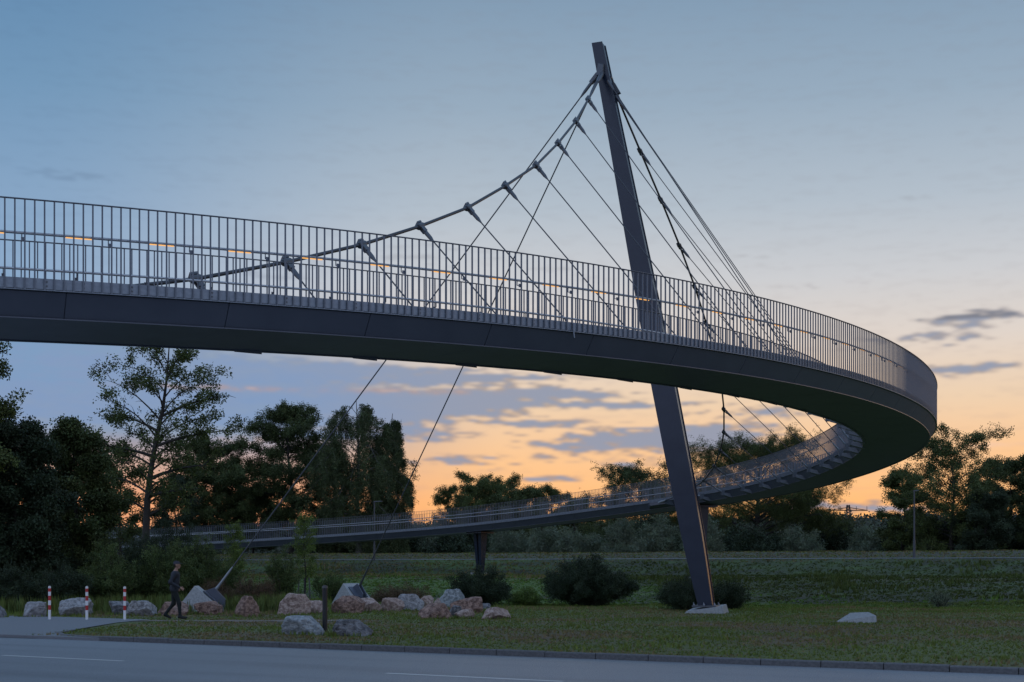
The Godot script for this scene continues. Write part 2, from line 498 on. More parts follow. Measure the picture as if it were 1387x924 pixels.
func build_bridge() -> void:
	var bridge := thing("footbridge", "long curved dark steel footbridge with barred railings, sweeping round to the dike", "footbridge")
	# girder segments: sloping sides, flat soffit, lips at the lower corners
	var k := -7
	while FIRST + k * SEG < S1 + SEG:
		var a := maxf(S0, FIRST + (k - 0.5) * SEG); var b := minf(S1, FIRST + (k + 0.5) * SEG)
		if b - a > 0.2:
			var st := new_st()
			var g := 0.007
			sweep(st, a + g, b - g, 0.42, [Vector2(0.03, -0.012), Vector2(INSET, -DEPTH), Vector2(WIDE - INSET, -DEPTH), Vector2(WIDE - 0.03, -0.012)])
			sweep(st, a, b, 0.42, [Vector2(0.06, -0.02), Vector2(INSET + 0.03, -DEPTH + 0.001), Vector2(WIDE - INSET - 0.03, -DEPTH + 0.001), Vector2(WIDE - 0.06, -0.02)], false)
			sweep(st, a, b, 0.42, rect(INSET - 0.034, INSET + 0.05, -DEPTH - 0.018, -DEPTH - 0.0005))
			sweep(st, a, b, 0.42, rect(WIDE - INSET - 0.05, WIDE - INSET + 0.034, -DEPTH - 0.018, -DEPTH - 0.0005))
			put(st.commit(), "girder_segment", M.steel, bridge)
		k += 1
	put(swept(S0, S1, 0.5, rect(0.04, WIDE - 0.04, -0.005, 0.115)), "deck_surface", M.deck, bridge)
	railing(bridge, true)
	railing(bridge, false)
	for i in 26:
		var s := FIRST + i * SEG
		var st := new_st()
		var t := along(s); var nn := inward(s)
		var c0 := on(s, WIDE - INSET - 0.05, -DEPTH + 0.06); var c1 := on(s, WIDE + 0.15, -0.2)
		hexa(st, [c0 - t * 0.26 + Vector3.DOWN * 0.11, c0 + t * 0.26 + Vector3.DOWN * 0.11, c0 + t * 0.26 + Vector3.UP * 0.12, c0 - t * 0.26 + Vector3.UP * 0.12], [c1 - t * 0.11 + Vector3.DOWN * 0.07, c1 + t * 0.11 + Vector3.DOWN * 0.07, c1 + t * 0.11 + Vector3.UP * 0.07, c1 - t * 0.11 + Vector3.UP * 0.07])
		for e in [-0.06, 0.06]:
			bar(st, c1 + t * e + nn * 0.03 + Vector3.UP * 0.08, t * 0.014, Vector3.UP * 0.14, nn * 0.09)
		put(st.commit(), "hanger_bracket", M.bracket_steel, bridge)
	# end fittings of the two main cables on the inner edge
	var es := new_st()
	var p := on(73.0, WIDE + 0.12, -0.12)
	hexa(es, [on(71.6, WIDE - 0.2, -0.34), on(74.2, WIDE - 0.2, -0.34), on(74.2, WIDE - 0.05, -0.05), on(71.6, WIDE - 0.05, -0.05)], [on(72.0, WIDE + 0.22, -0.2), on(73.6, WIDE + 0.22, -0.2), on(73.6, WIDE + 0.22, -0.04), on(72.0, WIDE + 0.22, -0.04)])
	put(es.commit(), "cable_anchorage", M.steel, bridge)
	es = new_st()
	hexa(es, [on(-0.6, WIDE - 0.2, -0.34), on(-3.0, WIDE - 0.2, -0.34), on(-3.0, WIDE - 0.05, -0.05), on(-0.6, WIDE - 0.05, -0.05)], [on(-1.0, WIDE + 0.22, -0.2), on(-2.6, WIDE + 0.22, -0.2), on(-2.6, WIDE + 0.22, -0.04), on(-1.0, WIDE + 0.22, -0.04)])
	put(es.commit(), "cable_anchorage", M.steel, bridge)
	# drain pipe on the near side
	es = new_st()
	var ds := 10.9
	tube(es, [on(ds, -0.03, 0.16), on(ds, -0.035, -0.02), on(ds, -0.05, -0.12)], [0.012, 0.012, 0.012], 6)
	put(es.commit(), "drain_pipe", M.galvanised, bridge)

# ---------------------------------------------------------------- mast, cables, piers
var mast_foot := V(6.663, 0.314, 45.738)
var mast_top := V(3.063, 20.088, 47.152)
var mast_u := Vector3(0.9307, 0, 0.3657)       # along the wide side, to the right

func mast_at(t: float) -> Vector3:
	return mast_foot.lerp(mast_top, t)

func mast_width(t: float) -> float:
	var k := [[0.0, 0.50], [0.105, 0.72], [0.237, 0.80], [0.395, 0.82], [0.5, 0.76], [0.684, 0.61], [0.816, 0.51], [1.0, 0.39]]
	for i in k.size() - 1:
		if t <= k[i + 1][0]:
			return lerpf(k[i][1], k[i + 1][1], (t - k[i][0]) / (k[i + 1][0] - k[i][0]))
	return 0.39

func mast_slab(v0: float, v1: float, trim: float) -> ArrayMesh:
	var st := new_st()
	var vv := mast_u.cross((mast_top - mast_foot).normalized()).normalized()
	if vv.z < 0.0: vv = -vv                       # towards the viewer's side
	var n := 16
	var last := []
	for i in n + 1:
		var t := float(i) / n
		var c := mast_at(t); var w := mast_width(t) / 2 - trim; var sc := lerpf(0.8, 1.0, minf(1.0, mast_width(t) / 0.7))
		var ring := [c - mast_u * w + vv * v0 * sc, c + mast_u * w + vv * v0 * sc, c + mast_u * w + vv * v1 * sc, c - mast_u * w + vv * v1 * sc]
		if i > 0:
			var m := (mast_at(t) + mast_at(t - 1.0 / n)) / 2 + vv * (v0 + v1) / 2
			for k in 4:
				var j := (k + 1) % 4
				flatquad(st, last[k], last[j], ring[j], ring[k], m)
		else:
			flatquad(st, ring[0], ring[1], ring[2], ring[3], c + (mast_top - mast_foot))
		if i == n: flatquad(st, ring[0], ring[1], ring[2], ring[3], c - (mast_top - mast_foot))
		last = ring
	return st.commit()

func build_mast() -> void:
	var m := thing("mast", "tall leaning dark steel mast, widest at half height, standing inside the bridge's curve", "mast", Vector3.ZERO)
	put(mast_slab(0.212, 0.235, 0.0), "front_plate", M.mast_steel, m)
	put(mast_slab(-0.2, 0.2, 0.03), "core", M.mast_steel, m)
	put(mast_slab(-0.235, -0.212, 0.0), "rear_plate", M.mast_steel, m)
	var axis := (mast_top - mast_foot).normalized()
	var vv := mast_u.cross(axis).normalized()
	if vv.z < 0.0: vv = -vv
	var st := new_st()
	var h := mast_at(0.951)
	hexa(st, [h + mast_u * -0.20 + axis * -0.26 + vv * 0.24, h + mast_u * 0.06 + axis * -0.2 + vv * 0.24, h + mast_u * 0.13 + axis * 0.16 + vv * 0.24, h + mast_u * -0.08 + axis * 0.24 + vv * 0.24],
		[h + mast_u * -0.22 + axis * -0.27 + vv * 0.38, h + mast_u * 0.02 + axis * -0.22 + vv * 0.38, h + mast_u * 0.1 + axis * 0.1 + vv * 0.33, h + mast_u * -0.08 + axis * 0.18 + vv * 0.33])
	for e in [-0.02, 0.1]:
		bar(st, h - mast_u * 0.34 - axis * 0.3 + vv * (0.16 + e), mast_u * 0.16 + axis * 0.15, (axis - mast_u).normalized() * 0.065, vv * 0.015)
	put(st.commit(), "cable_saddle", M.fitting, m)
	st = new_st()
	for e in [-0.1, 0.02]:
		bar(st, h + mast_u * 0.26 - axis * 0.6 + vv * (-0.2 + e), mast_u * 0.07 - axis * 0.2, (mast_u * 0.95 + axis * 0.3) * 0.065, vv * 0.015)
	put(st.commit(), "cable_saddle", M.fitting, m)
	st = new_st()
	bar(st, mast_foot - axis * 0.03, mast_u * 0.42, axis * 0.03, vv * 0.4)
	put(st.commit(), "base_plate", M.fitting, m)
	for a in [[-0.36, 0.3], [0.36, 0.3], [-0.36, -0.3], [0.36, -0.3], [0.0, 0.34]]:
		var bs := new_st()
		var q: Vector3 = mast_foot + mast_u * a[0] + vv * a[1]
		tube(bs, [q, q + axis * 0.05, q + axis * 0.051, q + axis * 0.1], [0.035, 0.035, 0.018, 0.018], 6)
		put(bs.commit(), "anchor_bolt", M.galvanised, m)
	# concrete footing under the mast
	var f := thing("mast_footing", "low slanted concrete footing under the foot of the leaning mast", "footing")
	st = new_st()
	var c := V(6.66, 0.0, 45.74); var r := Vector3(0.97, 0, 0.24); var d := Vector3(-0.24, 0, 0.97)
	hexa(st, [c - r * 0.80 + d * 0.75 + Vector3.DOWN * 0.2, c + r * 0.72 + d * 0.75 + Vector3.DOWN * 0.2, c + r * 0.78 - d * 0.8 + Vector3.DOWN * 0.2, c - r * 0.6 - d * 0.8 + Vector3.DOWN * 0.2],
		[c - r * 0.62 + d * 0.68 + Vector3.UP * 0.12, c + r * 0.60 + d * 0.66 + Vector3.UP * 0.30, c + r * 0.62 - d * 0.7 + Vector3.UP * 0.34, c - r * 0.52 - d * 0.7 + Vector3.UP * 0.2])
	put(st.commit(), "block", M.concrete, f)

func clamp_mesh(p: Vector3, dir: Vector3, to: Vector3, size: float) -> ArrayMesh:
	var st := new_st()
	tube(st, [p - dir * 0.13 * size, p - dir * 0.10 * size, p + dir * 0.10 * size, p + dir * 0.13 * size], [0.06 * size, 0.085 * size, 0.085 * size, 0.06 * size], 8)
	var q := (to - p).normalized()
	var sd := q.cross(dir).normalized()
	for e in [-1.0, 1.0]:
		bar(st, p + q * 0.13 * size + sd * 0.04 * e * size, dir * 0.07 * size, q * 0.12 * size, sd * 0.012 * size)
	bar(st, p - q * 0.1 * size, dir * 0.09 * size, q * 0.03 * size, sd * 0.07 * size)
	return st.commit()

func hanger(p: Vector3, b: Vector3, label: String, group: String) -> void:
	var o := thing("hanger_rod", label, "hanger rod", Vector3.ZERO, group)
	var q := (b - p).normalized()
	var st := new_st()
	tube(st, [p + q * 0.16, b - q * 0.1], [0.016, 0.016], 6)
	put(st.commit(), "rod", M.cable, o)
	st = new_st()
	tube(st, [p + q * 0.16, p + q * 0.2, p + q * 0.46, p + q * 0.62], [0.035, 0.055, 0.05, 0.02], 8)
	put(st.commit(), "upper_socket", M.fitting, o)
	st = new_st()
	tube(st, [b - q * 0.6, b - q * 0.45, b - q * 0.08, b], [0.02, 0.035, 0.04, 0.03], 8)
	put(st.commit(), "lower_socket", M.galvanised, o)

func ordinal(i: int) -> String:
	return ["first", "second", "third", "fourth", "fifth", "sixth", "seventh", "eighth", "ninth", "tenth", "eleventh", "twelfth", "thirteenth", "fourteenth"][i]

func build_cables() -> void:
	var headl := mast_at(0.947) + Vector3(-0.1, -0.12, 0.30)
	var headr := mast_at(0.94) + Vector3(0.2, 0.0, -0.12)
	var left := [V(-5.91, 7.00, 24.95), V(-4.54, 7.76, 26.90), V(-3.25, 8.60, 28.91), V(-2.13, 9.53, 30.99), V(-1.09, 10.54, 33.13), V(-0.17, 11.71, 35.33), V(0.68, 12.93, 37.58), V(1.38, 14.29, 39.89), V(2.02, 15.73, 42.24), V(2.55, 17.26, 44.64)]
	var right := [V(10.04, 5.93, 76.75), V(10.57, 6.40, 73.52), V(10.70, 6.96, 70.62), V(10.60, 7.55, 67.92), V(10.38, 8.22, 65.37), V(10.00, 9.06, 62.98), V(9.52, 9.97, 60.73), V(8.90, 10.91, 58.61), V(8.25, 11.94, 56.63), V(7.52, 13.08, 54.77), V(6.67, 14.36, 53.02), V(5.75, 15.73, 51.39), V(4.81, 17.12, 49.86), V(3.84, 18.63, 48.43)]
	var brackets := []
	for i in 26: brackets.append(on(FIRST + i * SEG, WIDE + 0.16, -0.13))
	for which in 2:
		var cl: Array = left if which == 0 else right
		var start: Vector3 = on(-1.8, WIDE + 0.14, -0.1) if which == 0 else on(72.8, WIDE + 0.14, -0.1)
		var o := thing("main_cable", "thick main cable from mast top down to the near deck at left" if which == 0 else "thick main cable from mast top down to the far deck behind the mast", "cable", Vector3.ZERO, "main cables of the footbridge")
		var pts := [start]; pts.append_array(cl); pts.append(headl if which == 0 else headr)
		var rads := []
		for p in pts: rads.append(0.038)
		var st := new_st()
		tube(st, pts, rads, 8)
		put(st.commit(), "strand", M.cable, o)
		for i in cl.size():
			var bi := i if which == 0 else 25 - i
			var dir: Vector3 = (pts[i + 2] - pts[i]).normalized()
			put(clamp_mesh(cl[i], dir, brackets[bi], 0.95), "cable_clamp", M.fitting, o)
			var lab := "%s thin hanger rod from the left on the near main cable" % ordinal(i)
			if which == 1: lab = "%s thin hanger rod up from the deck end of the far main cable" % ordinal(i)
			hanger(cl[i], brackets[bi], lab, "hanger rods between main cables and deck")
		st = new_st()
		var e: Vector3 = (pts[1] - pts[0]).normalized()
		tube(st, [start - e * 0.5, start - e * 0.45, start + e * 0.55, start + e * 0.95], [0.07, 0.085, 0.08, 0.045], 10)
		put(st.commit(), "end_socket", M.bright_fitting, o)
		st = new_st()
		var f: Vector3 = (pts[-2] - pts[-1]).normalized()
		tube(st, [pts[-1] - f * 0.1, pts[-1] + f * 0.1, pts[-1] + f * 0.7, pts[-1] + f * 0.95], [0.07, 0.085, 0.075, 0.045], 10)
		put(st.commit(), "end_socket", M.fitting, o)
	hanger(headl + Vector3(0.12, -0.15, 0.05), brackets[10], "thin hanger rod running from the mast head saddle, before the mast", "hanger rods between main cables and deck")
	hanger(headr + Vector3(0.1, -0.5, 0.0), brackets[11], "thin hanger rod running from right side of mast head to the deck", "hanger rods between main cables and deck")
	# backstays and their anchor blocks
	anchor_block(V(across(288, 46.0), 0.0, 46.0), 0, headl + Vector3(-0.3, -0.2, -0.1))
	anchor_block(V(across(486, 57.0), 0.0, 57.0), 1, headl + Vector3(-0.1, 0.0, -0.5))

func anchor_block(at: Vector3, which: int, up: Vector3) -> void:
	var o := thing("anchor_block", ["pale concrete wedge anchoring a backstay, at left behind brown boulders", "pale concrete wedge anchoring a backstay, behind boulders right of the dark post"][which], "anchor block", Vector3.ZERO, "concrete anchor blocks of the backstays")
	var dir := (up - at); dir.y = 0; dir = dir.normalized()         # towards the mast
	var sd := dir.cross(Vector3.UP).normalized()
	var k: float = [1.0, 0.95][which]
	# wedge: steep face to the mast side, sloping back
	var st := new_st()
	var c := at - dir * 0.5
	hexa(st, [c - dir * 1.0 * k + sd * 0.6 + Vector3.DOWN * 0.3, c + dir * 1.05 * k + sd * 0.6 + Vector3.DOWN * 0.3, c + dir * 1.05 * k - sd * 0.6 + Vector3.DOWN * 0.3, c - dir * 1.0 * k - sd * 0.6 + Vector3.DOWN * 0.3],
		[c - dir * 0.05 * k + sd * 0.42 + Vector3.UP * 0.98 * k, c + dir * 0.85 * k + sd * 0.5 + Vector3.UP * 0.22 * k, c + dir * 0.85 * k - sd * 0.5 + Vector3.UP * 0.22 * k, c - dir * 0.05 * k - sd * 0.42 + Vector3.UP * 0.98 * k])
	put(st.commit(), "concrete_wedge", M.concrete, o)
	var foot := c + dir * 0.62 * k + Vector3.UP * 0.86
	var ray := (up - foot).normalized()
	st = new_st()
	for e in [-0.09, 0.09]:
		var a: Vector3 = c + dir * 0.1 * k + sd * e + Vector3.UP * 0.75 * k
		var b: Vector3 = c + dir * 0.92 * k + sd * e + Vector3.UP * 0.2 * k
		hexa(st, [a - sd * 0.02, b - sd * 0.02, b + dir * 0.03 + Vector3.UP * 0.3 - sd * 0.02, foot - ray * 0.1 + Vector3.UP * 0.14 - sd * 0.02 + sd * e], [a + sd * 0.02, b + sd * 0.02, b + dir * 0.03 + Vector3.UP * 0.3 + sd * 0.02, foot - ray * 0.1 + Vector3.UP * 0.14 + sd * 0.02 + sd * e])
	put(st.commit(), "gusset_plate", M.steel, o)
	st = new_st()
	bar(st, c + dir * 0.48 * k + Vector3.UP * 0.6 * k, (dir * 0.8 + Vector3.DOWN * 0.68).normalized() * 0.32, (dir * 0.68 + Vector3.UP * 0.8).normalized() * 0.02, sd * 0.34)
	put(st.commit(), "anchor_plate", M.steel, o)
	var s := thing("backstay", ["thin backstay cable from mast top to the left concrete wedge", "thin backstay cable from mast top to the wedge near the dark post"][which], "cable", Vector3.ZERO, "backstays of the mast")
	st = new_st()
	tube(st, [foot + ray * 0.5, up], [0.024, 0.024], 6)
	put(st.commit(), "strand", M.cable, s)
	st = new_st()
	tube(st, [foot - ray * 0.08, foot + ray * 0.05, foot + ray * 0.2, foot + ray * 0.75, foot + ray * 0.95], [0.035, 0.06, 0.045, 0.04, 0.026], 10)
	put(st.commit(), "fork_socket", M.bright_fitting if which == 0 else M.fitting, s)
	st = new_st()
	tube(st, [up, up - ray * 0.5, up - ray * 0.75], [0.06, 0.055, 0.026], 8)
	put(st.commit(), "head_socket", M.fitting, s)

func build_piers() -> void:
	# splayed pier under the far deck, and the pier behind the mast
	for which in 2:
		var s: float = [91.2, 70.6][which]
		var t := along(s); var nn := inward(s)
		var top := on(s, WIDE / 2, -DEPTH - 0.014)
		var base := Vector3(top.x, ground_height(top.x, -top.z) , top.z)
		var o := thing("bridge_pier", ["dark steel pier under the far deck at mid picture, splayed at the top", "dark steel pier under the far deck, standing right behind the mast"][which], "pier", Vector3.ZERO, "piers of the footbridge")
		var view := Vector3(1, 0, 0)
		for e in [-1.0, 1.0]:
			var st := new_st()
			var a: Vector3 = base + t * 0.10 * e; var b: Vector3 = top + t * 0.20 * e + Vector3.DOWN * 0.1
			hexa(st, [a - t * 0.085 - nn * 0.16, a + t * 0.085 - nn * 0.16, a + t * 0.085 + nn * 0.16, a - t * 0.085 + nn * 0.16], [b - t * 0.12 - nn * 0.42, b + t * 0.12 - nn * 0.42, b + t * 0.12 + nn * 0.42, b - t * 0.12 + nn * 0.42])
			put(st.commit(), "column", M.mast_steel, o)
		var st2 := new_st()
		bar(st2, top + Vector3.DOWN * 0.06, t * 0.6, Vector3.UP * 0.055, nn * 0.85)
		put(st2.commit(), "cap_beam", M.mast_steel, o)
		var f := new_st()
		bar(f, base + Vector3.UP * 0.02, t * 0.5, Vector3.UP * 0.16, nn * 0.5)
		put(f.commit(), "footing", M.concrete, o)

# ---------------------------------------------------------------- land
var gn := FastNoiseLite.new()
var gn2 := FastNoiseLite.new()

func dike_line(x: float, d: float) -> float:
	return d + 0.42 * (x + 10.9)

func ground_height(x: float, d: float) -> float:
	var v := x * ROADNOR.x + d * ROADNOR.y
	var low := smoothstep(KERB + 0.03, KERB + 0.10, v)
	var q := dike_line(x, d)
	var t := [[-9999.0, 0.04], [60.0, 0.04], [66.0, -0.12], [72.0, 0.0], [80.0, 0.46], [88.0, 0.90], [98.0, 1.10], [104.3, 2.20], [107.3, 2.26], [113.0, 2.78], [120.0, 2.80], [138.0, 1.2], [450.0, 1.2], [900.0, 17.0], [1400.0, 36.0], [2600.0, 60.0], [9000.0, 60.0]]
	var h := 0.04
	for i in t.size() - 1:
		if q <= t[i + 1][0]:
			h = lerpf(t[i][1], t[i + 1][1], (q - t[i][0]) / (t[i + 1][0] - t[i][0]))
			break
	if q > 58.0 and q < 135.0 and not (q > 103.8 and q < 107.8):
		h += gn.get_noise_2d(x * 4.0, d * 4.0) * 0.10
	elif q <= 58.0:
		h += gn.get_noise_2d(x * 3.0, d * 3.0) * 0.03 * low * smoothstep(KERB + 0.2, KERB + 2.0, v)
	return lerpf(-0.06, h, low)

func build_ground() -> void:
	gn.seed = 2; gn.frequency = 0.05; gn.fractal_octaves = 4
	gn2.seed = 8; gn2.frequency = 0.03; gn2.fractal_octaves = 5
	var us := [-4000.0, -1500.0, -600.0, -250.0, -120.0, -70.0, -45.0, -30.0, -20.0]
	var u := -14.0
	while u < 108.0:
		us.append(u); u += 0.7
	us.append_array([112.0, 120.0, 140.0, 180.0, 260.0, 450.0, 900.0, 2000.0, 4500.0])
	var vs := [-900.0, -200.0, -60.0, -20.0, -6.0, 6.0, 14.0, KERB - 1.0, KERB + 0.03, KERB + 0.10, KERB + 0.2]
	var v := KERB + 0.5
	while v < 60.0:
		vs.append(v); v += 0.5
	while v < 140.0:
		vs.append(v); v += 0.8
	vs.append_array([145.0, 155.0, 175.0, 210.0, 280.0, 400.0, 600.0, 900.0, 1300.0, 1800.0, 2600.0, 4500.0])
	var st := new_st()
	var dry := Vector3(0.165, 0.120, 0.066); var green := Vector3(0.128, 0.160, 0.042); var lush := Vector3(0.112, 0.200, 0.032)
	var rough := Vector3(0.060, 0.066, 0.034); var soil := Vector3(0.20, 0.16, 0.12); var crest := Vector3(0.110, 0.104, 0.070)
	for j in vs.size():
		for i in us.size():
			var x: float = us[i] * ROADDIR.x + vs[j] * ROADNOR.x
			var d: float = us[i] * ROADDIR.y + vs[j] * ROADNOR.y
			var q := dike_line(x, d)
			var n1 := gn2.get_noise_2d(x * 5.0, d * 5.0)
			var n2 := gn.get_noise_2d(x * 14.0 + 50.0, d * 14.0)
			var c := green.lerp(dry, clampf(0.32 + n1 * 1.6 + n2 * 0.5, 0.0, 1.0))
			if vs[j] < KERB + 2.2: c = c.lerp(green, 0.5)
			var bare := clampf((gn2.get_noise_2d(x * 3.0 + 300.0, d * 16.0) - 0.16) * 5.0, 0.0, 1.0)
			c = c.lerp(soil, bare * 0.7 * smoothstep(34.0, 38.0, d) * smoothstep(46.0, 42.0, d))
			c = c.lerp(lush, smoothstep(48.0, 58.0, q + n1 * 8.0) * 0.85)
			var q0 := lerpf(90.0, 72.0, smoothstep(2.0, 14.0, x))
			c = c.lerp(rough, smoothstep(q0 - 3.0, q0 + 3.0, q + n1 * 12.0) * clampf(0.9 + n2, 0.0, 1.0))
			c = c.lerp(lush, clampf((gn2.get_noise_2d(x * 2.2 + 90.0, q * 9.0) - 0.02) * 4.0, 0.0, 0.6 if x < 6.0 else 0.2) * smoothstep(q0 - 3.0, q0 + 3.0, q))
			c = c.lerp(rough * 0.85, smoothstep(70.0, 72.0, q + n1 * 6.0) * smoothstep(77.0, 75.0, q + n1 * 6.0) * 0.8)
			c = c.lerp(dry, smoothstep(87.5, 88.6, q + n2 * 1.2) * smoothstep(91.0, 89.8, q + n2 * 1.2) * 0.7)
			c = c.lerp(crest, smoothstep(106.0, 110.0, q) * 0.8)
			if q > 140.0: c = Vector3(0.05, 0.06, 0.035)
			st.set_color(Color(c.x, c.y, c.z))
			st.add_vertex(V(x, ground_height(x, d), d))
	var w := us.size()
	for j in vs.size() - 1:
		for i in w - 1:
			var a := j * w + i
			st.add_index(a); st.add_index(a + w); st.add_index(a + 1)
			st.add_index(a + 1); st.add_index(a + w); st.add_index(a + w + 1)
	st.generate_normals()
	structure(st.commit(), "ground", M.ground, "grass verge, meadow and dike slope beyond the road")
	# road
	st = new_st()
	var uu := [-900.0, -200.0, -60.0]
	u = -30.0
	while u < 60.0:
		uu.append(u); u += 1.5
	uu.append_array([90.0, 250.0, 900.0])
	for a in uu:
		for j in 61:
			var vv := -3.0 + (KERB + 3.0) * j / 60.0
			var wear := gn2.get_noise_2d(a * 0.8, vv * 40.0) * 0.35 + gn.get_noise_2d(a * 3.0, vv * 12.0) * 0.15
			var k := clampf(1.0 + wear, 0.7, 1.25)
			st.set_color(Color(k, k, k))
			st.add_vertex(uv(a, vv, 0.0))
	for i in uu.size() - 1:
		for j in 60:
			var a := i * 61 + j
			st.add_index(a); st.add_index(a + 1); st.add_index(a + 61)
			st.add_index(a + 1); st.add_index(a + 62); st.add_index(a + 61)
	st.generate_normals()
	var road := structure(st.commit(), "road", M.asphalt, "grey asphalt road across the foreground")
	# lane dashes on the line 4.4 m from the kerb, three metres long
	for i in range(-3, 8):
		var u0 := 0.05 + i * 8.45
		st = new_st()
		sheet(st, [Vector2(u0, 16.67), Vector2(u0 + 3.0, 16.67), Vector2(u0 + 3.0, 16.79), Vector2(u0, 16.79)], 0.004)
		var o := put(st.commit(), "lane_dash", M.road_paint, road)
	st = new_st()
	sheet(st, [Vector2(24.0, 21.04), Vector2(80.0, 21.0), Vector2(80.0, 21.1), Vector2(24.0, 21.1)], 0.006)
	put(st.commit(), "tar_seam", M.tar, road)
	# side path joining the road at the left
	st = new_st()
	var poly := [Vector2(22.1, 21.12), Vector2(23.7, 21.5), Vector2(24.9, 22.4), Vector2(25.6, 23.6), Vector2(27.9, 27.3), Vector2(28.7, 29.4), Vector2(33.0, 29.6), Vector2(46.0, 28.4), Vector2(80.0, 27.6), Vector2(80.0, 21.12)]
	var flat := PackedVector2Array(poly)
	var idx := Geometry2D.triangulate_polygon(flat)
	for k in range(0, idx.size(), 3):
		var p := []
		for e in 3:
			var q: Vector2 = flat[idx[k + e]]
			p.append(uv(q.x, q.y, 0.064))
		tri(st, p[0], p[1], p[2], (p[1] - p[0]).cross(p[2] - p[0]).normalized() * signf((p[1] - p[0]).cross(p[2] - p[0]).y))
	quad(st, uv(22.1, 21.12, 0.0), uv(80.0, 21.12, 0.0), uv(80.0, 21.12, 0.064), uv(22.1, 21.12, 0.064), uv(0, -1, 0))
	structure(st.commit(), "side_path", M.old_asphalt, "pale asphalt path joining the road at the left, between bollards")
	# kerb of single stones, turning in at the side path
	var kerb := Node3D.new(); kerb.name = "kerb"; add_child(kerb)
	tag(kerb, "grey kerb of single stones along the far road edge", "", "", "structure")
	var walk := [Vector2(25.6, 23.65), Vector2(24.9, 22.45), Vector2(23.7, 21.56), Vector2(22.1, 21.18)]
	u = 21.1
	while u > -26.0:
		walk.append(Vector2(u, 21.18)); u -= 1.0
	for i in walk.size() - 1:
		var a: Vector2 = walk[i]; var b: Vector2 = walk[i + 1]
		var t := (b - a).normalized(); var n := Vector2(t.y, -t.x)
		if n.y < 0.0 and i > 1: n = -n
		if i <= 2: n = Vector2(-t.y, t.x) if Vector2(-t.y, t.x).dot(Vector2(-1, 1)) > 0 else Vector2(t.y, -t.x)
		a += t * 0.008; b -= t * 0.008
		var h := 0.105 + rng.randf_range(-0.006, 0.006)
		if i < 3: h = lerpf(0.07, 0.10, i / 3.0)
		st = new_st()
		var lo := []; var mid := []; var hi := []
		for q in [a - n * 0.06, b - n * 0.06, b + n * 0.07, a + n * 0.07]: lo.append(uv(q.x, q.y, -0.1))
		for q in [a - n * 0.06, b - n * 0.06, b + n * 0.07, a + n * 0.07]: mid.append(uv(q.x, q.y, h - 0.02))
		for q in [a - n * 0.038, b - n * 0.038, b + n * 0.07, a + n * 0.07]: hi.append(uv(q.x, q.y, h))
		hexa(st, lo, mid)
		hexa(st, mid, hi)
		put(st.commit(), "kerb_stone", M.kerb_stone, kerb)
	# trodden gravel strip behind the bollards
	st = new_st()
	var n := 40
	for i in n:
		var q := []
		for e in 2:
			var x := lerpf(-12.2, -3.6, float(i + e) / n)
			var wd := 0.62 * smoothstep(-3.6, -6.5, x) + 0.05
			for sgn in [-1.0, 1.0]:
				var d: float = 39.0 + sgn * wd * (0.8 + 0.9 * gn.get_noise_2d(x * 40.0, 7.0 * sgn)) - 0.04 * (x + 8.0)
				q.append(V(x, ground_height(x, d) + 0.012, d))
		quad(st, q[0], q[1], q[3], q[2], Vector3.UP)
	structure(st.commit(), "gravel_path", M.gravel, "trodden gravel strip in the grass behind the bollards")
	# dike path
	st = new_st()
	n = 90
	for i in n:
		var q := []
		for e in 2:
			var x := lerpf(-95.0, 110.0, float(i + e) / n)
			for o in [104.5, 107.0]:
				var d: float = o - 0.42 * (x + 10.9)
				q.append(V(x, ground_height(x, d) + 0.02, d))
		quad(st, q[0], q[1], q[3], q[2], Vector3.UP)
	structure(st.commit(), "dike_path", M.old_asphalt, "narrow pale path along the top of the dike")

func uv(u: float, v: float, y: float) -> Vector3:
	return V(u * ROADDIR.x + v * ROADNOR.x, y, u * ROADDIR.y + v * ROADNOR.y)

func sheet(st: SurfaceTool, poly: Array, y: float) -> void:
	quad(st, uv(poly[0].x, poly[0].y, y), uv(poly[1].x, poly[1].y, y), uv(poly[2].x, poly[2].y, y), uv(poly[3].x, poly[3].y, y), Vector3.UP)

# ---------------------------------------------------------------- leaves, grass
var sprigs := {}

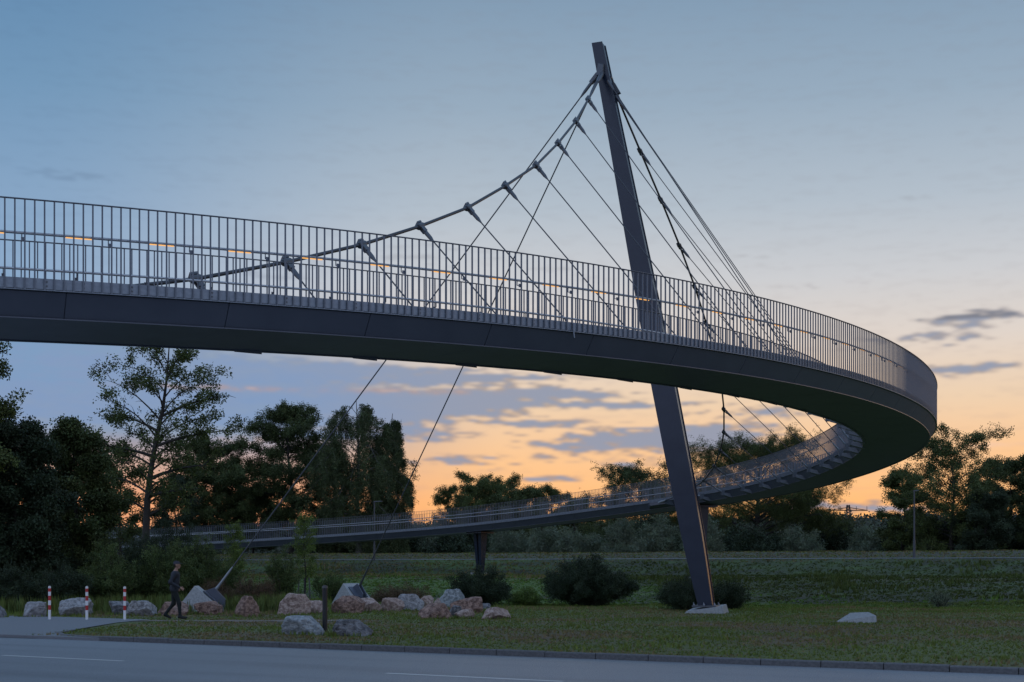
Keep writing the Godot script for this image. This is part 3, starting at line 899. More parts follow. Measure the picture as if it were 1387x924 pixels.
func make_sprigs() -> void:
	for a in [["broad", 7, 0.42, 0.26], ["narrow", 9, 0.62, 0.10], ["small", 9, 0.30, 0.20]]:
		var st := new_st()
		for i in a[1]:
			var dir := Vector3(rng.randfn(), rng.randfn() * 0.7, rng.randfn()).normalized()
			var o := dir * rng.randf_range(0.05, 0.5)
			var t := (dir + Vector3(rng.randfn(), rng.randfn() - 0.4, rng.randfn()) * 0.5).normalized()
			var s := t.cross(Vector3(rng.randfn(), 1.2, rng.randfn())).normalized()
			var n := s.cross(t).normalized()
			var l: float = a[2]; var w: float = a[3]
			var p := [o, o + t * l * 0.5 + s * w * 0.5 + n * 0.03, o + t * l - n * 0.05, o + t * l * 0.5 - s * w * 0.5 + n * 0.03]
			tri(st, p[0], p[1], p[2], (p[2] - p[0]).cross(p[1] - p[0]).normalized())
			tri(st, p[0], p[2], p[3], (p[3] - p[0]).cross(p[2] - p[0]).normalized())
		sprigs[a[0]] = st.commit()
	for a in [["tuft", 9, 0.10, 0.5], ["tall_tuft", 8, 0.07, 0.35]]:
		var st := new_st()
		for i in a[1]:
			var az := rng.randf() * TAU
			var out := Vector3(cos(az), 0, sin(az))
			var sd := Vector3(-sin(az), 0, cos(az))
			var b := out * rng.randf_range(0.0, 0.35) + sd * rng.randf_range(-0.25, 0.25)
			var h := rng.randf_range(0.55, 1.0)
			var w: float = a[2] * rng.randf_range(0.6, 1.1)
			var mid: Vector3 = b + Vector3.UP * h * 0.6 + out * a[3] * 0.25
			var tip: Vector3 = b + Vector3.UP * h + out * a[3] * rng.randf_range(0.5, 1.1)
			var n := (out + Vector3.UP * 0.4).normalized()
			quad(st, b - sd * w, b + sd * w, mid + sd * w * 0.7, mid - sd * w * 0.7, n)
			tri(st, mid - sd * w * 0.7, mid + sd * w * 0.7, tip, n)
		sprigs[a[0]] = st.commit()

func scatter(spots: Array, kind: String, called: String, material: Material, parent: Node3D) -> MultiMeshInstance3D:
	# spots: [Transform3D, Color]
	var mm := MultiMesh.new()
	mm.transform_format = MultiMesh.TRANSFORM_3D
	mm.use_colors = true
	mm.mesh = sprigs[kind]
	mm.instance_count = spots.size()
	for i in spots.size():
		mm.set_instance_transform(i, spots[i][0])
		mm.set_instance_color(i, spots[i][1])
	var o := MultiMeshInstance3D.new()
	o.multimesh = mm
	o.material_override = material
	if parent == self:
		o.name = numbered(called); add_child(o)
	else:
		o.name = called; parent.add_child(o, true)
	return o

func turned(at: Vector3, size: float) -> Transform3D:
	var q := Quaternion(Vector3(rng.randfn(), rng.randfn(), rng.randfn()).normalized(), rng.randf() * TAU)
	return Transform3D(Basis(q).scaled(Vector3.ONE * size), at)

func tint(v: float) -> Color:
	var k := 1.0 + rng.randfn() * v
	k = clampf(k, 0.45, 1.7)
	return Color(k * rng.randf_range(0.9, 1.15), k, k * rng.randf_range(0.8, 1.1))

func upright(at: Vector3, size: float, high: float) -> Transform3D:
	var b := Basis(Vector3.UP, rng.randf() * TAU)
	b = Basis(Vector3(1, 0, 0), rng.randfn() * 0.12) * b
	return Transform3D(b.scaled(Vector3(size, high, size)), at)

func build_grass() -> void:
	rng.seed = 71
	var lawn := []; var dry := []; var long := []; var weeds := []
	var tries := 0
	while lawn.size() + dry.size() < 85000 and tries < 400000:
		tries += 1
		var d := sqrt(rng.randf_range(21.0 * 21.0, 60.0 * 60.0))
		var x := rng.randf_range(-0.43, 0.43) * d
		var v := x * ROADNOR.x + d * ROADNOR.y
		var u := x * ROADDIR.x + d * ROADDIR.y
		if v < KERB + 0.14: continue
		if u > 24.8 and v < 29.6 and u - 25.6 > (v - 23.6) * 0.45: continue
		if absf(d - 39.0 + 0.04 * (x + 8.0)) < 0.5 and x < -4.5 and rng.randf() < 0.93: continue
		var n1 := gn2.get_noise_2d(x * 5.0, d * 5.0)
		var at := V(x, ground_height(x, d) - 0.01, d)
		var hi := rng.randf_range(0.025, 0.06) * (1.0 + maxf(0.0, gn.get_noise_2d(x * 8.0, d * 8.0)) * 1.6)
		if v < KERB + 0.5: hi *= 1.5
		if x < -8.0 and d > 44.0: hi *= 2.6
		if d > 48.0: hi *= 1.5
		if rng.randf() < clampf(0.30 + n1 * 1.8, 0.05, 0.8) and d < 52.0: dry.append([upright(at, 0.055, hi), tint(0.12)])
		else: lawn.append([upright(at, 0.055, hi), tint(0.12)])
	for b in stones:
		for i in 70:
			var az := rng.randf() * TAU
			var rr: float = b[2] * rng.randf_range(0.9, 1.35)
			var x: float = b[0] + cos(az) * rr; var d: float = b[1] + sin(az) * rr * 0.9
			lawn.append([upright(V(x, ground_height(x, d) - 0.01, d), 0.06, rng.randf_range(0.05, 0.15)), tint(0.15)])
	tag(scatter(lawn, "tuft", "lawn_grass", M.blade, self), "short green grass on the verge beside the road", "grass", "", "stuff")
	tag(scatter(dry, "tuft", "dry_grass", M.blade_dry, self), "short dry brownish grass on the verge", "grass", "", "stuff")
	var long_dry := []; var lush := []
	tries = 0
	while long.size() + long_dry.size() + lush.size() < 62000 and tries < 300000:
		tries += 1
		var d := sqrt(rng.randf_range(55.0 * 55.0, 128.0 * 128.0))
		var x := rng.randf_range(-0.43, 0.43) * d
		var q := dike_line(x, d)
		if q < 60.0 or q > 121.0 or (q > 104.2 and q < 107.3): continue
		var h := 0.085
		if q > lerpf(90.0, 74.0, smoothstep(2.0, 14.0, x)) and q < 103.0: h = 0.10 + 0.30 * maxf(0.0, gn.get_noise_2d(x * 3.0, d * 3.0))
		if q > 107.0: h = 0.09
		var at := V(x, ground_height(x, d) - 0.02, d)
		var sp := [upright(at, 0.17, h * rng.randf_range(0.6, 1.4)), tint(0.15)]
		var q0 := lerpf(90.0, 72.0, smoothstep(2.0, 14.0, x))
		if q < q0 + gn2.get_noise_2d(x * 5.0, d * 5.0) * 12.0 and rng.randf() < 0.85: lush.append(sp)
		elif q < 103.0 and x > 4.0:
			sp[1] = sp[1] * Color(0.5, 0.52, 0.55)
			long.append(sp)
		elif rng.randf() < clampf((q - 76.0) / 30.0, 0.08, 0.5): long_dry.append(sp)
		else: long.append(sp)
	tag(scatter(long, "tuft", "meadow_grass", M.blade, self), "longer green grass of the meadow and dike slope", "grass", "", "stuff")
	tag(scatter(lush, "tuft", "lush_grass", M.blade_lush, self), "bright green grass of the low meadow before the dike", "grass", "", "stuff")
	tag(scatter(long_dry, "tuft", "dike_grass", M.blade_dry, self), "rough dry grass on the dike", "grass", "", "stuff")
	tries = 0
	while weeds.size() < 2600 and tries < 40000:
		tries += 1
		var d := rng.randf_range(45.0, 62.0)
		var x := rng.randf_range(-0.42, -0.16) * d
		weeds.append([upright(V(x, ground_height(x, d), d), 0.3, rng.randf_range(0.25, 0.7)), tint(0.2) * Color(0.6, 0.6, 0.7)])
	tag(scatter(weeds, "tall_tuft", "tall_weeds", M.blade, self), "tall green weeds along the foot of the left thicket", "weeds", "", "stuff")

# ---------------------------------------------------------------- trees and shrubs
func profile(kind: String, x: float) -> float:
	x = clampf(x, 0.0, 1.0)
	match kind:
		"cone": return (1.0 - 0.82 * x) * minf(1.0, 0.55 + x * 3.0)
		"dome": return sqrt(maxf(0.06, 1.0 - x * x * 0.95))
		"tall": return 0.45 + 0.55 * sin(PI * clampf(0.12 + x * 0.8, 0.0, 1.0))
	return sqrt(maxf(0.05, sin(PI * clampf(0.16 + x * 0.78, 0.0, 1.0))))

func tree(called: String, label: String, group: String, px: float, d: float, top: float, wide: float, leaf: String, opt := {}) -> Node3D:
	var x := across(px, d)
	var base := V(x, ground_height(x, d) - 0.05, d)
	var H := level(top, d) - base.y
	var R: float = wide / FOCAL * d * 0.5 * opt.get("fit", 0.82)
	var o := thing(called, label, opt.get("category", "tree"), base, group)
	rng.seed = int(px * 31.0 + d * 7.0 + 3.0)
	var lo: float = opt.get("lo", 0.22)
	var kind: String = opt.get("shape", "oval")
	var limbs: int = opt.get("limbs", 26)
	var lean: Array = opt.get("trunk", [[0.0, 0.0], [rng.randf_range(-0.02, 0.02), 0.0], [rng.randf_range(-0.03, 0.03), 0.0], [rng.randf_range(-0.03, 0.03), 0.0]])
	var st := new_st()
	var tp := []; var tr := []
	var r0: float = opt.get("girth", H * 0.016)
	for i in 9:
		var t := i / 8.0
		var f := t * (lean.size() - 1); var k := mini(int(f), lean.size() - 2)
		var lx := lerpf(lean[k][0], lean[k + 1][0], f - k) * H
		tp.append(Vector3(lx, t * H * 0.96, rng.randf_range(-0.01, 0.01) * H))
		tr.append(r0 * pow(1.0 - t * 0.93, 0.85) * (1.35 if i == 0 else 1.0))
	tube(st, tp, tr, 7)
	var clumps := []
	var droop: float = opt.get("droop", 0.0)
	var boughs: Array = opt.get("boughs", [])
	for i in limbs + boughs.size():
		var g := float(mini(i, limbs - 1)) / (limbs - 1)
		var t := lerpf(lo, 0.93, g)
		var own: Array = boughs[i - limbs] if i >= limbs else []
		if own: t = own[0]
		var f := t * 8.0; var k := mini(int(f), 7)
		var from: Vector3 = tp[k].lerp(tp[k + 1], f - k)
		var az := i * 2.399 + rng.randf_range(-0.5, 0.5)
		var out := Vector3(cos(az), 0, sin(az))
		var len := R * profile(kind, g) * rng.randf_range(0.72, 1.12)
		var rise := lerpf(opt.get("rise", 0.35), 1.5, g * g) * rng.randf_range(0.7, 1.2)
		var pts := []; var rads := []
		var lr := maxf(0.012, r0 * 0.42 * (1.0 - t * 0.75))
		if own:
			out = Vector3(cos(own[1]), 0, -sin(own[1])); len = R * own[2]; rise = own[3]; lr *= 1.7
		var bend := Vector3(rng.randfn(), 0, rng.randfn()) * 0.18
		for j in 6:
			var s := j / 5.0
			var p := from + (out + bend * s).normalized() * len * s + Vector3.UP * len * (rise * s * (1.0 - 0.45 * s) - droop * s * s)
			pts.append(p); rads.append(lr * (1.0 - 0.85 * s))
		tube(st, pts, rads, 5, false)
		var subs: int = opt.get("subs", 6)
		for j in subs:
			var s := lerpf(0.28, 1.0, (j + 0.5 * rng.randf()) / (subs - 0.5))
			var f2 := clampf(s, 0.0, 0.999) * 5.0; var k2 := int(f2)
			var p: Vector3 = pts[k2].lerp(pts[k2 + 1], f2 - k2)
			var dir := (out * 0.6 + out.cross(Vector3.UP) * (1.0 if j % 2 == 0 else -1.0) * rng.randf_range(0.3, 1.0) + Vector3.UP * rng.randf_range(-0.2, 0.7 - droop)).normalized()
			var sl := len * rng.randf_range(0.18, 0.36)
			var q := p + dir * sl
			if droop > 0.4: q += Vector3.DOWN * sl * droop
			tube(st, [p, p.lerp(q, 0.55) + Vector3.UP * sl * 0.08, q], [lr * 0.3, lr * 0.2, 0.006], 4, false)
			clumps.append([q, sl])
			if rng.randf() < 0.6: clumps.append([p.lerp(q, 0.4), sl * 0.8])
	put(st.commit(), "trunk", M.get(opt.get("bark", "bark")), o)
	var spots := []
	var total: int = opt.get("leaves", 9000)
	var size: float = opt.get("size", 0.36)
	var spread: float = opt.get("spread", 0.55)
	var keep := 0.0
	for c in clumps: keep += 0.25 + c[1]
	for c in clumps:
		if rng.randf() < opt.get("gaps", 0.12): continue
		var n := int(total * (0.25 + c[1]) / keep)
		var rc: float = maxf(size * 1.2, c[1] * spread + R * 0.05)
		var shade := rng.randf_range(0.8, 1.2)
		var twigs := []
		var outw: Vector3 = Vector3(c[0].x, 0.0, c[0].z).normalized()
		for i in maxi(3, mini(9, n / 3)):
			twigs.append((Vector3(rng.randfn(), rng.randfn() * 0.8 + 0.25, rng.randfn()) + outw * 0.35).normalized() * rc * rng.randf_range(0.6, 1.5))
		for i in n:
			var e: Vector3 = twigs[rng.randi() % twigs.size()] * pow(rng.randf(), 0.75) + Vector3(rng.randfn(), rng.randfn(), rng.randfn()) * (rc * 0.13 + size * 0.2)
			if droop > 0.4: e = Vector3(e.x * 0.6, -absf(rng.randfn()) * rc * 1.5 + rc * 0.3, e.z * 0.6)
			var at: Vector3 = c[0] + e
			if at.y < 0.1 and not opt.has("low"): continue
			spots.append([turned(at, size * rng.randf_range(0.65, 1.3)), tint(0.22) * shade])
	var crown := scatter(spots, opt.get("sprig", "broad"), "crown", M[leaf], o)
	crown.set_meta("kind", "stuff")
	return o

func shrub(called: String, label: String, group: String, px: float, d: float, top: float, wide: float, leaf: String, opt := {}) -> Node3D:
	var x := across(px, d)
	var base := V(x, ground_height(x, d) - 0.05, d)
	var H: float = maxf(0.3, level(top, d) - base.y)
	var R := wide / FOCAL * d * 0.55
	var o := thing(called, label, opt.get("category", "shrub"), base, group)
	rng.seed = int(px * 17.0 + d * 13.0 + top)
	var st := new_st()
	var size: float = opt.get("size", 0.2)
	var clumps := []
	var stems: int = opt.get("stems", 16)
	for i in stems:
		var az := i * 2.399 + rng.randf_range(-0.4, 0.4)
		var sp := sqrt((i + 0.5) / stems)
		var out := Vector3(cos(az), 0, sin(az))
		var tip := out * R * sp * rng.randf_range(0.75, 0.95) + Vector3.UP * H * (sqrt(maxf(0.02, 1.0 - sp * sp * 0.82)) * rng.randf_range(0.6, 1.04) - 0.03)
		var from := out * R * 0.12 * rng.randf()
		var mid := from.lerp(tip, 0.5) + Vector3.UP * H * 0.08 + out * R * 0.05
		tube(st, [from, mid, tip], [0.03 + H * 0.006, 0.02, 0.008], 5, false)
		for j in 6:
			var s := lerpf(0.25, 1.0, j / 5.0)
			clumps.append([(from.lerp(mid, s * 2.0) if s < 0.5 else mid.lerp(tip, s * 2.0 - 1.0)), lerpf(0.6, 1.0, s)])
	put(st.commit(), "stems", M.bark, o)
	var spots := []
	var total: int = opt.get("leaves", 2600)
	var rc := maxf(size, minf(R, H) * opt.get("fluff", 0.30))
	for c in clumps:
		var tw := []
		for i in 6: tw.append((Vector3(rng.randfn(), rng.randfn() * 0.8 + 0.5, rng.randfn()) + Vector3(c[0].x, 0, c[0].z).normalized() * 0.4).normalized() * rc * rng.randf_range(0.5, 1.45))
		c.append(tw)
	for i in total:
		var c: Array = clumps[rng.randi() % clumps.size()]
		var at: Vector3 = c[0] + c[2][rng.randi() % 6] * pow(rng.randf(), 0.75) + Vector3(rng.randfn(), rng.randfn(), rng.randfn()) * (rc * 0.12 + size * 0.15)
		if at.y < 0.04: at.y = rng.randf() * 0.25 * H
		spots.append([turned(at, size * rng.randf_range(0.6, 1.3)), tint(0.25)])
	var f := scatter(spots, opt.get("sprig", "small"), "foliage", M[leaf], o)
	f.set_meta("kind", "stuff")
	return o

func build_trees() -> void:
	var lw := "trees at the left edge"
	tree("alder_tree", "tall slender alder with open crown and long right limb, under the bridge", "", 205, 76, 455, 205, "leaf_alder", {"lo": 0.32, "limbs": 28, "subs": 7, "leaves": 6200, "size": 0.31, "sprig": "broad", "shape": "oval", "gaps": 0.36, "spread": 0.36, "fit": 0.78, "rise": 0.7, "girth": 0.27, "boughs": [[0.60, 0.15, 1.32, 0.42], [0.47, 0.5, 0.95, 0.5], [0.66, 2.9, 0.95, 0.6], [0.72, 0.4, 1.05, 0.6], [0.56, 3.3, 0.85, 0.35], [0.40, 0.1, 0.75, 0.3]], "trunk": [[-0.02, 0], [-0.02, 0], [-0.012, 0], [0.01, 0], [0.055, 0], [0.07, 0]]})
	tree("broadleaf_tree", "dense dark broadleaf tree filling the left edge, nearest the road", lw, 22, 58, 566, 130, "leaf_dark", {"lo": 0.08, "limbs": 36, "leaves": 22000, "size": 0.30, "spread": 0.5, "gaps": 0.04})
	tree("broadleaf_tree", "dense dark broadleaf tree between left edge and tall alder", lw, 100, 62, 566, 110, "leaf_oak", {"lo": 0.06, "limbs": 34, "leaves": 17000, "size": 0.29, "spread": 0.6, "gaps": 0.06})
	tree("broadleaf_tree", "tree outside left edge with only its branch tips in view", lw, -70, 56, 440, 190, "leaf_alder", {"lo": 0.3, "limbs": 24, "leaves": 9000, "size": 0.28})
	tree("young_tree", "small thin-crowned tree left of the alder trunk with orange gaps", "", 165, 84, 600, 85, "leaf_oak", {"lo": 0.25, "limbs": 18, "leaves": 3200, "size": 0.30, "gaps": 0.25})
	tree("broadleaf_tree", "rounded dark oak standing right of the alder, behind the far deck", "trees behind the dike", 288, 122, 600, 128, "leaf_oak", {"lo": 0.16, "limbs": 34, "leaves": 18000, "size": 0.31, "spread": 0.56, "gaps": 0.1})
	tree("broadleaf_tree", "dark pointed tree left of the drooping birch", "trees behind the dike", 394, 124, 541, 165, "leaf_oak", {"lo": 0.1, "limbs": 48, "leaves": 28500, "size": 0.31, "shape": "dome", "spread": 0.52, "gaps": 0.06, "subs": 7})
	tree("birch_tree", "tall birch with drooping twigs behind the far deck", "trees behind the dike", 486, 120, 534, 165, "leaf_birch", {"lo": 0.16, "limbs": 40, "leaves": 21000, "size": 0.36, "shape": "oval", "droop": 0.75, "rise": 0.8, "sprig": "small", "gaps": 0.06, "bark": "pale_bark"})
	tree("birch_tree", "slimmer drooping birch at right of the birch group", "trees behind the dike", 526, 124, 552, 74, "leaf_birch", {"lo": 0.14, "limbs": 30, "leaves": 16500, "size": 0.33, "shape": "oval", "droop": 0.85, "rise": 0.8, "sprig": "small", "bark": "pale_bark"})
	tree("broadleaf_tree", "dark tree filling the gap between oak and pointed tree", "trees behind the dike", 342, 132, 662, 80, "leaf_oak", {"lo": 0.16, "limbs": 24, "leaves": 8250, "size": 0.33, "gaps": 0.15})
	tree("broadleaf_tree", "dark low tree behind the left end of far deck", "trees behind the dike", 238, 118, 650, 80, "leaf_dark", {"lo": 0.15, "limbs": 22, "leaves": 5400, "size": 0.33, "gaps": 0.2})
	# far row in the middle
	tree("poplar_tree", "feathery poplar above the far railing, tallest of the middle group", "trees in the middle distance", 645, 210, 648, 66, "leaf_alder", {"fit": 1.1, "lo": 0.15, "limbs": 26, "leaves": 14040, "size": 0.39, "spread": 0.8, "shape": "tall", "rise": 0.9, "gaps": 0.15})
	tree("poplar_tree", "feathery poplar left of the tallest one above far railing", "trees in the middle distance", 617, 214, 664, 54, "leaf_alder", {"fit": 1.1, "lo": 0.15, "limbs": 20, "leaves": 9720, "size": 0.39, "spread": 0.8, "shape": "tall", "rise": 0.9})
	tree("poplar_tree", "feathery poplar right of the tallest one above far railing", "trees in the middle distance", 674, 216, 654, 60, "leaf_alder", {"fit": 1.1, "lo": 0.15, "limbs": 22, "leaves": 10800, "size": 0.39, "spread": 0.8, "shape": "tall", "rise": 0.9})
	tree("broadleaf_tree", "dark rounded crown low behind the far railing, mid picture", "trees in the middle distance", 706, 205, 668, 90, "leaf_oak", {"fit": 1.1, "lo": 0.1, "limbs": 30, "leaves": 12750, "size": 0.51, "shape": "dome"})
	tree("poplar_tree", "feathery tree with small peak right of the middle group", "trees in the middle distance", 744, 212, 662, 60, "leaf_alder", {"fit": 1.1, "lo": 0.12, "limbs": 20, "leaves": 9180, "size": 0.39, "spread": 0.8, "shape": "tall", "rise": 0.8})
	tree("broadleaf_tree", "low airy tree at right end of the middle group", "trees in the middle distance", 780, 208, 676, 70, "leaf_alder", {"fit": 1.1, "lo": 0.12, "limbs": 24, "leaves": 7500, "size": 0.48, "shape": "dome", "gaps": 0.2})
	tree("broadleaf_tree", "wide dark tree just left of the mast, above far deck", "trees in the middle distance", 866, 160, 636, 175, "leaf_oak", {"lo": 0.12, "limbs": 34, "leaves": 21000, "size": 0.33, "shape": "dome", "gaps": 0.12, "spread": 0.54})
	tree("willow_tree", "large domed willow right of the mast, seen through the railing", "trees in the middle distance", 1028, 150, 601, 240, "leaf_alder", {"fit": 0.95, "lo": 0.14, "limbs": 52, "subs": 7, "leaves": 39000, "size": 0.33, "shape": "dome", "sprig": "narrow", "gaps": 0.1, "spread": 0.34, "girth": 0.4})
	tree("broadleaf_tree", "low dark tree under the bridge right of the big willow", "trees in the middle distance", 1092, 168, 656, 62, "leaf_oak", {"lo": 0.1, "limbs": 22, "leaves": 7500, "size": 0.39, "shape": "dome", "gaps": 0.2})
	# right
	tree("lime_tree", "tall broad tree on the right with golden sky through it", "trees at the right", 1290, 122, 594, 160, "leaf_alder", {"lo": 0.14, "limbs": 42, "subs": 7, "leaves": 16500, "size": 0.31, "gaps": 0.3, "spread": 0.55})
	tree("lime_tree", "dense tree cut by the right edge of the picture", "trees at the right", 1372, 128, 624, 120, "leaf_oak", {"lo": 0.1, "limbs": 36, "leaves": 16500, "size": 0.34, "gaps": 0.14, "spread": 0.52})
	tree("broadleaf_tree", "low leafy tree at left foot of the tall right tree", "trees at the right", 1222, 128, 636, 70, "leaf_alder", {"lo": 0.08, "limbs": 24, "leaves": 9750, "size": 0.34, "gaps": 0.18})
	tree("broadleaf_tree", "low dark tree between the two right-hand trees", "trees at the right", 1335, 118, 668, 80, "leaf_dark", {"lo": 0.05, "limbs": 24, "leaves": 10500, "size": 0.34})
	tree("broadleaf_tree", "tree outside the right edge of the picture", "trees at the right", 1440, 120, 640, 110, "leaf_oak", {"lo": 0.08, "limbs": 26, "leaves": 12000, "size": 0.36})
	# grey-green willows behind the dike crest
	var w := [[575, 138, 712, 66, "grey willow bush at left end of the row behind the dike", 0], [612, 134, 722, 60, "dark bush behind the far pier", 1], [690, 146, 716, 60, "grey willow bush right of the far pier", 0], [745, 140, 702, 92, "large grey willow bush midway between far pier and mast", 0], [790, 138, 718, 60, "small grey willow bush right of the largest one", 0], [845, 132, 706, 62, "grey willow bush left of the mast", 0], [893, 134, 702, 56, "grey willow bush touching the mast's left side", 0], [950, 132, 698, 62, "grey willow bush just right of the mast", 0], [1084, 138, 708, 62, "grey willow bush right of the big domed willow", 0], [1130, 150, 706, 70, "dark bush below the distant pylon", 1], [1180, 140, 708, 74, "grey-green bush left of the right-hand lamp post", 0], [1222, 134, 706, 66, "dark bush behind the right-hand lamp post", 1], [1020, 138, 712, 100, "dark thicket under the big domed willow", 1], [880, 146, 700, 120, "dark thicket behind the mast", 1], [640, 150, 716, 60, "dark bush below the tallest poplar", 1], [1290, 126, 700, 110, "dark thicket under the tall right tree", 1], [1375, 126, 700, 90, "dark thicket at the right edge", 1], [540, 132, 700, 60, "dark bush under the slimmer birch", 1], [470, 130, 705, 110, "dark thicket below the drooping birch", 1]]
	for a in w:
		shrub("willow_bush" if a[5] == 0 else "thicket", a[4], "bushes behind the dike", a[0], a[1], a[2], a[3], "leaf_willow" if a[5] == 0 else "leaf_dark", {"category": "bush", "leaves": 3600, "size": 0.5, "sprig": "narrow" if a[5] == 0 else "broad", "stems": 24, "fluff": 0.24})
	# near shrubs
	shrub("dark_shrub", "big round dark shrub standing left of the mast foot", "shrubs behind the verge", 798, 54, 757, 142, "leaf_dark", {"leaves": 15000, "size": 0.16, "stems": 34, "fluff": 0.2})
	shrub("dark_shrub", "dark shrub behind the foot of the mast", "shrubs behind the verge", 932, 49.5, 784, 100, "leaf_dark", {"leaves": 4800, "size": 0.16, "stems": 24})
	shrub("dark_shrub", "small dark shrub just right of the mast foot", "shrubs behind the verge", 985, 50.5, 790, 58, "leaf_dark", {"leaves": 2600, "size": 0.15, "stems": 18})
	shrub("leafy_shrub", "leafy upright shrub behind the boulders below the far pier", "shrubs behind the verge", 648, 54, 770, 96, "leaf_dark", {"leaves": 5200, "size": 0.17, "stems": 30, "fluff": 0.18})
	shrub("leafy_shrub", "low green shrub right of the boulder heap", "shrubs behind the verge", 710, 55, 800, 50, "leaf_young", {"leaves": 1300, "size": 0.14, "stems": 14})
	shrub("leafy_shrub", "leafy bush between the two staked saplings", "shrubs behind the verge", 383, 60, 742, 50, "leaf_shrub", {"leaves": 2000, "size": 0.17, "stems": 18, "fluff": 0.25})
	shrub("leafy_shrub", "small leafy bush right of the right sapling", "shrubs behind the verge", 448, 62, 772, 50, "leaf_shrub", {"leaves": 1300, "size": 0.17, "stems": 16})
	shrub("dry_shrub", "brown dry brush behind the reddish blocky boulder", "shrubs behind the verge", 345, 55, 780, 66, "leaf_dry", {"leaves": 1800, "size": 0.13, "stems": 30, "sprig": "narrow"})
	shrub("dry_shrub", "brown dry brush behind the concrete wedge at left", "shrubs behind the verge", 290, 56, 785, 60, "leaf_dry", {"leaves": 1500, "size": 0.13, "stems": 26, "sprig": "narrow"})
	shrub("dry_shrub", "low brown brush behind the right concrete wedge", "shrubs behind the verge", 540, 62, 794, 100, "leaf_dry", {"leaves": 1600, "size": 0.15, "stems": 34, "sprig": "narrow"})
	shrub("thistle", "grey tangled thistle patch on the meadow far right", "shrubs behind the verge", 1275, 56, 796, 40, "leaf_willow", {"leaves": 420, "size": 0.12, "stems": 22, "sprig": "narrow"})
	var u := [[25, 50, 770, 90, "leaf_dark", "dark undergrowth at the left edge behind first boulder"], [85, 52, 765, 90, "leaf_dark", "dark undergrowth behind the two leftmost bollards"], [145, 54, 738, 80, "leaf_shrub", "green undergrowth left of the alder trunk"], [188, 57, 730, 70, "leaf_dark", "dark undergrowth at the foot of the alder"], [225, 56, 728, 80, "leaf_shrub", "green bush right of the alder trunk, behind the person"], [262, 60, 720, 76, "leaf_shrub", "tall green bush in front of the far deck's left end"], [60, 60, 700, 110, "leaf_dark", "dark tall bush under the left-edge trees"], [125, 66, 690, 100, "leaf_oak", "dark bush between left-edge trees and alder"], [300, 64, 755, 56, "leaf_shrub", "low green bush left of the left sapling"], [205, 68, 715, 80, "leaf_dark", "dark bush behind the alder trunk"], [238, 72, 694, 78, "leaf_dark", "dark bush hiding the left end of the far deck"]]
	for a in u:
		shrub("undergrowth", a[5], "undergrowth below the left trees", a[0], a[1], a[2], a[3], a[4], {"leaves": 3400, "size": 0.2, "stems": 26, "fluff": 0.22, "category": "bush"})
	# staked saplings
	for k in 2:
		var px: float = [319.0, 412.0][k]; var d: float = [66.0, 62.0][k]
		var o := tree("sapling", ["staked sapling with a column of leaves, in front of far deck's left end", "staked slim sapling in front of the far deck, right of the other sapling"][k], "staked saplings", px, d, [706.0, 694.0][k], [32.0, 36.0][k], "leaf_young", {"category": "sapling", "lo": 0.3, "limbs": 20, "subs": 4, "leaves": 1100, "size": 0.17, "sprig": "small", "rise": 1.0, "girth": 0.04, "shape": "tall"})
		for e in 3:
			var st := new_st()
			var b := Vector3(cos(e * 2.1 + 0.4), 0, sin(e * 2.1 + 0.4)) * 0.33
			tube(st, [b, b * 0.8 + Vector3.UP * 1.25], [0.035, 0.035], 6)
			put(st.commit(), "stake", M.pale_bark, o)
	# wood on the skyline
	rng.seed = 5
	var spots := []
	for i in 5200:
		var d := rng.randf_range(500.0, 1300.0)
		var x := across(rng.randf_range(-120, 1500), d)
		var h := ground_height(x, d)
		var th := rng.randf_range(8.0, 17.0) * (1.0 + 0.25 * gn.get_noise_2d(x * 0.1, d * 0.1))
		for j in 9:
			var e := Vector3(rng.randfn() * 3.0, 0, rng.randfn() * 3.0)
			spots.append([turned(V(x, h + th * rng.randf_range(0.1, 0.92), d) + e, rng.randf_range(3.0, 5.5)), tint(0.2)])
	tag(scatter(spots, "broad", "distant_wood", M.leaf_far, self), "dark wood along the far skyline", "wood", "", "stuff")

